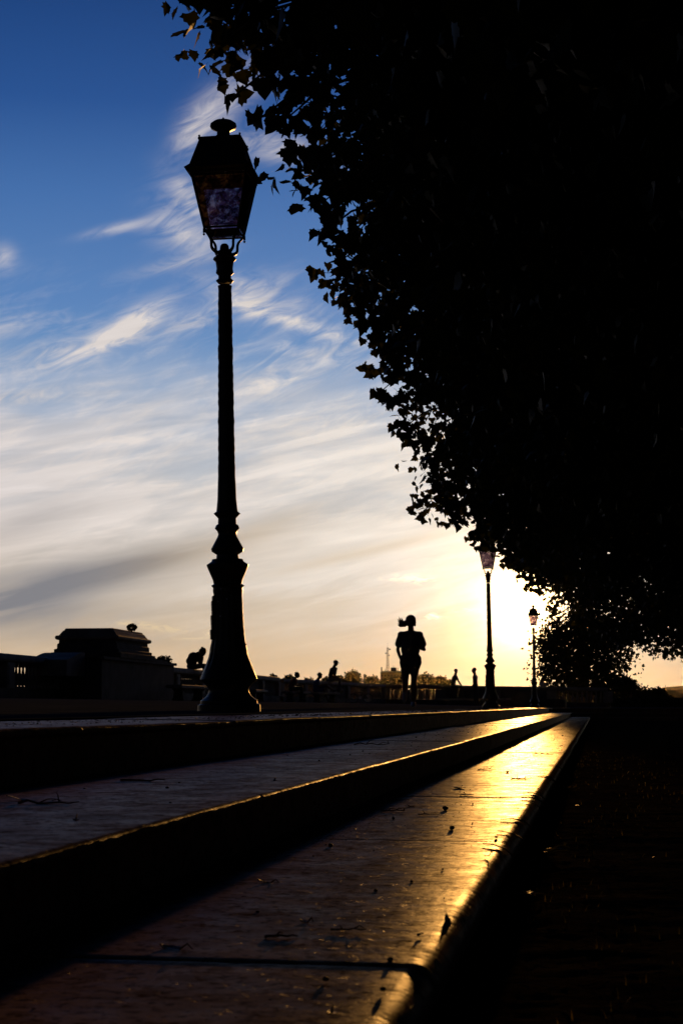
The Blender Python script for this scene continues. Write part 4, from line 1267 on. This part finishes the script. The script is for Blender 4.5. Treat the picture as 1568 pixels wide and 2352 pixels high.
def z5(x, y): return (1100 + x / 1.206) / 1.7417, (2750 + y / 1.206) / 1.7417
def z4(x, y): return (x / 1.206) / 1.7417, (2750 + y / 1.206) / 1.7417
def z6(x, y): return (500 + x / 1.12) / 1.7417, (3300 + y / 1.12) / 1.7417
def z7(x, y): return (1700 + x / 1.521) / 1.7417, (3000 + y / 1.521) / 1.7417


rl = random.Random(31)
LEAF_DRY = [(0, 0), (.16, .06), (.30, .16), (.24, .30), (.27, .46), (.15, .62), (.10, .80), (0, .95), (-.10, .78), (-.22, .60), (-.20, .40), (-.32, .26), (-.24, .08)]
def twig(p, L, a, label, lift=.004, fork=2, r=.0022):
    mb = MB(); pts = []
    for i in range(7):
        t = i / 6 - .5
        pts.append((t * L, rl.uniform(-.06, .06) * L, lift + abs(rl.gauss(0, .05)) * L * .5))
    mb.tube(pts, [r * (1.2 - .1 * i) for i in range(7)], 6)
    for k in range(fork):
        q = Vector(pts[2 + k * 2]); e = q + Vector((rl.uniform(-.15, .3) * L, rl.uniform(-.2, .2) * L, rl.uniform(.02, .16) * L)); mb.tube([q, (q + e) / 2 + Vector((0, 0, .004)), e], [r * .8, r * .6, r * .3], 5)
    o = mb.build('twig', M_TWIG, smooth='all'); o.location = p; o.rotation_euler = (0, 0, a)
    return put(o, label, 'twig', 'twigs lying on the steps')


def dead_leaf(p, s, a, label, stand=0.0, seed=1):
    s *= .95 if s > .08 else .62
    LEAF = LEAF_DRY
    rr = random.Random(seed); v = []; n = len(LEAF); lay = []
    for z0 in (0, .0012):
        lay.append([(x * s, (y - .45) * s, z0 + s * (.30 * x * x * 2 + .26 * (y - .45) ** 2 * (1 + rr.uniform(-.3, .5))) + .002) for x, y in LEAF])
    mb = MB(); b = 0
    c0 = (0, 0, .002); mb.v = [c0] + lay[0] + [(0, 0, .0032)] + lay[1]
    for i in range(n):
        j = (i + 1) % n
        mb.f += [(0, 1 + j, 1 + i), (n + 1, n + 2 + i, n + 2 + j), (1 + i, 1 + j, n + 2 + j, n + 2 + i)]
    st = (0, -.45 * s, .004); mb.tube([st, (.02 * s, -.8 * s, .012 + .1 * s), (-.05 * s, -1.1 * s, .006 + .12 * s)], [.0014, .0012, .0008], 5)
    o = mb.build('fallen_leaf', M_DIRT); o.location = p; o.rotation_euler = (stand, rr.uniform(-.15, .15), a)
    return put(o, label, 'fallen leaf', 'fallen leaves on the steps')


def pebble(p, s, label, cat='pebble', seed=1):
    s *= .8; rr = random.Random(seed); mb = MB(); mb.ball((0, 0, s * .62), (s, s * rr.uniform(.7, .95), s * .66), 10, 7)
    mb.v = [tuple(Vector(v) * (1 + .16 * mnoise.noise(Vector(v) / s * 1.3 + Vector((seed, 0, 0))))) for v in mb.v]
    o = mb.build('pebble', M_TWIG, smooth='all'); o.location = p; o.rotation_euler = (0, 0, rr.uniform(0, 6))
    return put(o, label, cat, 'pebbles and grit lumps on the steps')


Z = on_plane
dead_leaf(Z(*z5(885, 490), H_B), .085, .3, 'largest curled dead leaf on the lower step, in its shaded half', seed=2)
dead_leaf(Z(*z5(855, 452), H_B), .06, 1.4, 'small dead leaf with long stalk just behind the largest one', stand=.35, seed=3)
dead_leaf(Z(*z5(645, 577), H_B), .035, 2.2, 'tiny dead leaf near the shadow edge of the lower step', stand=.5, seed=4)
dead_leaf(Z(*z6(1442, 425), H_B), .034, .2, 'upright scrap of leaf near the golden edge, casting a shadow', stand=1.2, seed=5)
dead_leaf(Z(*z6(372, 262), H_B), .045, 2.7, 'pale curled leaf standing in the dark shade of the riser', stand=1.2, seed=6)
dead_leaf(Z(*z6(800, 440), H_B), .030, 1.0, 'small crumpled leaf midway across the front of the lower step', stand=.2, seed=7)
dead_leaf(Z(*z4(120, 555), H_M), .09, 1.9, 'large dark leaf at the left end of the middle step', stand=.2, seed=8)
dead_leaf(Z(*z4(365, 645), H_M), .032, .4, 'small dark leaf on the middle step near the left', seed=9)
dead_leaf(Z(*z5(1020, 818), H_B), .028, .9, 'leaf scrap close to the rounded edge below a joint', seed=10)
dead_leaf(Z(*z6(925, 855), H_B), .032, .2, 'flat dark leaf scrap at the very front of the lower step', seed=12)
dead_leaf(Z(*z6(620, 262), H_B), .045, 2.0, 'dark leaf lying at the riser foot among debris', stand=.3, seed=13)
dead_leaf(Z(*z6(200, 560), H_B), .06, 1.2, 'dim leaf in the darkest left part of the lower step', stand=.15, seed=14)
twig(Z(*z4(690, 457), H_M), .125, .05, 'straight single stick on the middle step', fork=0, r=.0028)
twig(Z(*z4(235, 570), H_M), .13, .2, 'crooked twig beside the large leaf on the middle step', fork=2)
twig(Z(*z5(465, 280), H_M), .19, .1, 'forked twig in the middle of the middle step', fork=3, r=.003)
twig(Z(*z5(880, 195), H_M), .26, .2, 'far twig at the back of the middle step', fork=3, r=.004)
twig(Z(*z5(1290, 326), H_B), .15, .1, 'short thick twig in the brightest golden patch', fork=2, r=.0035)
twig(Z(*z5(1186, 444), H_B), .10, .15, 'thin twig in the golden reflection, nearer the camera', fork=2, r=.0026)
twig(Z(*z5(925, 524), H_B), .055, .2, 'short twig in front of the largest leaf', fork=1)
twig(Z(*z5(565, 602), H_B), .08, .3, 'little branched twig at the shadow line', fork=3)
twig(Z(*z5(740, 618), H_B), .07, .2, 'pale thin twig right of the shadow line', fork=1, r=.0015)
twig(Z(*z5(1020, 400), H_B), .10, .1, 'twig half in the shadow of the middle step', fork=2)
twig(Z(*z6(1000, 485), H_B), .055, .1, 'thin twig on the near slab, right of centre', fork=2, r=.0016)
twig(Z(*z6(700, 512), H_B), .05, .2, 'slightly bent twig on the near slab, left of centre', fork=1, r=.0022)
twig(Z(*z6(1320, 502), H_B), .022, 1.3, 'tiny twig close to the golden edge of the near slab', fork=0, r=.0018)
twig(Z(*z4(905, 150), H_T - .006), .05, .2, 'small twig on the upper step in front of the big lamp', fork=1, r=.004)
for k, (q, zz, s) in enumerate([(z5(820, 592), H_B, .014), (z5(570, 637), H_B, .008), (z5(1120, 412), H_B, .011), (z5(1066, 727), H_B, .006), (z5(268, 768), H_B, .008), (z5(852, 686), H_B, .011),
                                (z4(807, 490), H_M, .0065), (z6(1188, 612), H_B, .006), (z6(920, 98), H_B, .007), (z6(1155, 745), H_B, .006), (z6(898, 700), H_B, .006), (z5(1385, 235), H_B, .014), (z5(680, 243), H_M, .009), (z4(1325, 453), H_M, .006)]):
    pebble(Z(*q, zz), s, 'small dark pebble lying on a stone step', seed=k)
for k in range(60):
    if rl.random() < .5: p = Vector((rl.uniform(X_T + .1, X_M - .06), rl.uniform(3.2, 14), H_M))
    else: p = Vector((rl.uniform(X_M + .12, X_B - .06), rl.uniform(2, 14), H_B))
    pebble(p, rl.uniform(.0022, .0055), 'small dark pebble lying on a stone step', seed=k + 40)


def crumbs(name, n, fn, s0, s1, mat, seed, label):
    """fine grit: far too many grains to count"""
    rs = np.random.RandomState(seed); v = []; f = []
    T = [(1, 0, 0), (-.5, .87, 0), (-.5, -.87, 0), (0, 0, .9)]
    for i in range(n):
        x, y, z = fn(rs); s = rs.uniform(s0, s1) * max(.5, min(3.0, y / 6)); a = rs.uniform(0, 6.3); b = len(v); st = rs.uniform(.6, 2.2)
        for t in T: v.append((x + s * st * (t[0] * math.cos(a) - t[1] * math.sin(a)), y + s * (t[0] * math.sin(a) + t[1] * math.cos(a)), z + s * t[2]))
        f += [(b, b + 1, b + 3), (b + 1, b + 2, b + 3), (b + 2, b, b + 3)]
    me = bpy.data.meshes.new(name); me.from_pydata(v, [], f); me.materials.append(mat)
    o = bpy.data.objects.new(name, me); COL.objects.link(o)
    return put(o, label, 'grit', kind='stuff')


def f_mid(rs): return (rs.uniform(X_T, X_M - .03), 3 + 34 * rs.uniform(0, 1) ** 1.8, H_M)
def f_low(rs):
    x = X_M + (X_B - .03 - X_M) * rs.uniform(0, 1) ** (1.3); return (x, 1.6 + 26 * rs.uniform(0, 1) ** 1.8, H_B)
def f_up(rs): return (rs.uniform(X_C, X_T - .03), 4 + 36 * rs.uniform(0, 1) ** 1.5, H_T - .012 * (-.2) + .001)
def f_foot(rs): return (X_M - .02 + abs(rs.normal(0, .06)), 1.6 + 3.4 * rs.uniform(0, 1), H_B)
crumbs('grit', 900, f_mid, .0008, .0026, M_TWIG, 1, 'fine dark grit scattered over the middle step')
crumbs('grit', 1500, f_low, .0007, .0024, M_TWIG, 2, 'fine dark grit scattered over the lower step')
crumbs('grit', 1500, f_up, .0012, .0045, M_TWIG, 3, 'dark crumbs strewn along the upper coping')
crumbs('grit', 700, f_foot, .001, .005, M_DIRT, 4, 'leaf crumbs gathered at the foot of the middle riser')

# stalks of dry grass drooping over the rounded edge of the lower step
for k, (x, y, L) in enumerate([(1190, 640, .10), (1168, 702, .05), (1285, 515, .12), (1275, 535, .08), (1262, 555, .08), (1335, 432, .13), (1320, 437, .10), (1130, 770, .03), (1370, 380, .10)]):
    p = Z(*z5(x, y), H_B); p.x = X_B - .03
    mb = MB(); q_ = rl.uniform(-.05, .05); w_ = rl.uniform(.55, 1.2); mb.tube([(-.05 * w_, -q_, .004), (-.01, -q_ * .3, .006 * w_), (.022, q_ * .4, -.004), (.040, q_, -.022 * w_), (.048 + .02 * rl.random(), q_ * 1.5, -.03 - L * .5 * w_)], [.0016, .0034 * w_, .0045 * w_, .0034, .001], 6, .6)
    o = mb.build('dry_stalk', M_TWIG, smooth='all'); o.location = p
    put(o, 'dry stalk drooping over the rounded edge of the lower step', 'dry stalk', 'dry stalks over the step edge')


def blades(name, n, fn, h0, h1, mat, seed, lean=.6, w=.0016):
    rs = np.random.RandomState(seed); V_ = []; F_ = []
    for i in range(n):
        x, y = fn(rs); h = rs.uniform(h0, h1); a = rs.uniform(0, 6.3); l = rs.uniform(.1, 1) * lean * h; ww = w * rs.uniform(.6, 1.5) * max(1, y / 5)
        dx_, dy_ = math.cos(a), math.sin(a); b = len(V_)
        for k in range(4):
            t = k / 3; s = ww * (1 - t * .9)
            cx, cy, cz_ = x + dx_ * l * t * t, y + dy_ * l * t * t, gz(x, y) - .004 + h * (t - .25 * t * t * lean)
            V_ += [(cx - dy_ * s, cy + dx_ * s, cz_), (cx + dy_ * s, cy - dx_ * s, cz_)]
        for k in range(3): F_.append((b + 2 * k, b + 2 * k + 1, b + 2 * k + 3, b + 2 * k + 2))
    me = bpy.data.meshes.new(name); me.from_pydata(V_, [], F_); me.materials.append(mat)
    o = bpy.data.objects.new(name, me); COL.objects.link(o)
    return o


M_GRASS = leaf_material('sparse_grass', (.02, .024, .008), (.045, .04, .015), .35)
M_STRAW = leaf_material('dry_straw', (.07, .05, .022), (.14, .10, .045), .3)
def fg(rs):
    while True:
        x, y = -.17 + 1.9 * rs.uniform(0, 1) ** 1.4, 1.9 + 16 * rs.uniform(0, 1) ** 1.7
        if x < .06 * y + .25 and mnoise.noise(Vector((x * 3, y * 1.5, 4))) > -.12: return x, y
put(blades('grass', 1100, fg, .006, .030, M_GRASS, 6), 'sparse dark grass growing in the gravel beside the lower step', 'grass', kind='stuff')
# flattened straws lying on the gravel
v_ = MB(); rs_ = random.Random(12)
for i in range(230):
    y = 2.0 + 9 * rs_.random() ** 1.6; x = -.15 + (.06 * y + .3) * rs_.random(); a = rs_.gauss(.1, .5); L = rs_.uniform(.01, .05); zz = gz(x, y) + .004
    v_.tube([(x - L * math.cos(a), y - L * math.sin(a), zz), (x, y, zz + rs_.uniform(.002, .008)), (x + L * math.cos(a), y + L * math.sin(a), zz + rs_.uniform(0, .006))], .0008 * max(1, y / 4), 3)
put(v_.build('straw', M_STRAW), 'bits of dry straw strewn over the dark gravel', 'straw', kind='stuff')


def weed(p, label, n, h, lf, seed, upright=False):
    root = empty('weed', p); put(root, label, 'weed')
    rr = random.Random(seed); st = MB()
    if upright:
        st.tube([(0, 0, -.01), (.004, 0, h * .5), (.0, .004, h)], [.0018, .0014, .0008], 6)
        for i in range(14):
            z = h * (.3 + .7 * i / 14); a = i * 2.4; st.tube([(0, 0, z), (.012 * math.cos(a), .012 * math.sin(a), z + .012), (.020 * math.cos(a), .02 * math.sin(a), z + .018)], [.0012, .001, .0006], 4)
        st.build('stem', M_GRASS, root)
        return root
    st.tube([(0, 0, -.01), (0, 0, .02)], [.003, .002], 6); st.build('stem', M_GRASS, root)
    for i in range(n):
        a = 2 * math.pi * i / n + rr.uniform(-.3, .3); L = lf * rr.uniform(.7, 1.2); w = L * .16; up = rr.uniform(.3, 1.1); m = MB(); ra, rb, c_ = [], [], []
        V2 = []
        for k in range(8):
            t = k / 7; r_ = L * t; z = .006 + up * L * t - .9 * L * t * t * up * .8; ww = w * math.sin(math.pi * (t * .9 + .06)) ** .8
            cx, cy = r_ * math.cos(a), r_ * math.sin(a)
            V2.append([(cx - ww * math.sin(a), cy + ww * math.cos(a), z + ww * .35), (cx, cy, z), (cx + ww * math.sin(a), cy - ww * math.cos(a), z + ww * .35)])
        m.quadring(V2, close=False, cap0=False, cap1=False); m.build('leaf', M_GRASS, root, smooth='all')
    return root


def gp(x, y): return on_plane(*z7(x, y), 0.0)
weed(gp(1015, 640), 'upright thin weed with short side sprigs on the gravel', 0, .085, 0, 1, True)
weed(gp(740, 650), 'low rosette weed with lit leaf tips beside the step edge', 9, 0, .07, 2)
weed(gp(570, 930), 'nearest broad leaved weed against the lower step', 8, 0, .075, 3)
weed(gp(860, 250), 'small far rosette weed near the step edge', 8, 0, .06, 4)

# unseen hedge added right of the walk to shade the step risers
root = empty('hedge', (11.0, 26.0, 0)); put(root, 'unseen tall hedge added right of the gravel walk to shade the step risers', 'hedge')
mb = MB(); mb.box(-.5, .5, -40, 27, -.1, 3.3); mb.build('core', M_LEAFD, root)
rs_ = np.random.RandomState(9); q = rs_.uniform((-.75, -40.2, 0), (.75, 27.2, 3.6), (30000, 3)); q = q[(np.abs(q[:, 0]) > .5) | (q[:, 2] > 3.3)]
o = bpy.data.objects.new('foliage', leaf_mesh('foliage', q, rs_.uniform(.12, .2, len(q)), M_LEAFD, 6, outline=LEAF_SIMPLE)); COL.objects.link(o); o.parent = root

# ------------------------------------------------------------------ the sunset haze of the air
v = bpy.data.materials.new('haze_air'); v.use_nodes = True; t = v.node_tree; t.nodes.clear()
o_ = t.nodes.new('ShaderNodeOutputMaterial'); pv = t.nodes.new('ShaderNodeVolumePrincipled')
pv.inputs['Color'].default_value = (1, .93, .85, 1); pv.inputs['Density'].default_value = .000002; pv.inputs['Anisotropy'].default_value = .92
t.links.new(pv.outputs[0], o_.inputs['Volume'])
hz = MB().box(-9100, 9100, -3100, 9600, -26, 62).build('haze', v)
put(hz, 'thin warm haze in the air above the terrace and valley', 'haze', kind='stuff')
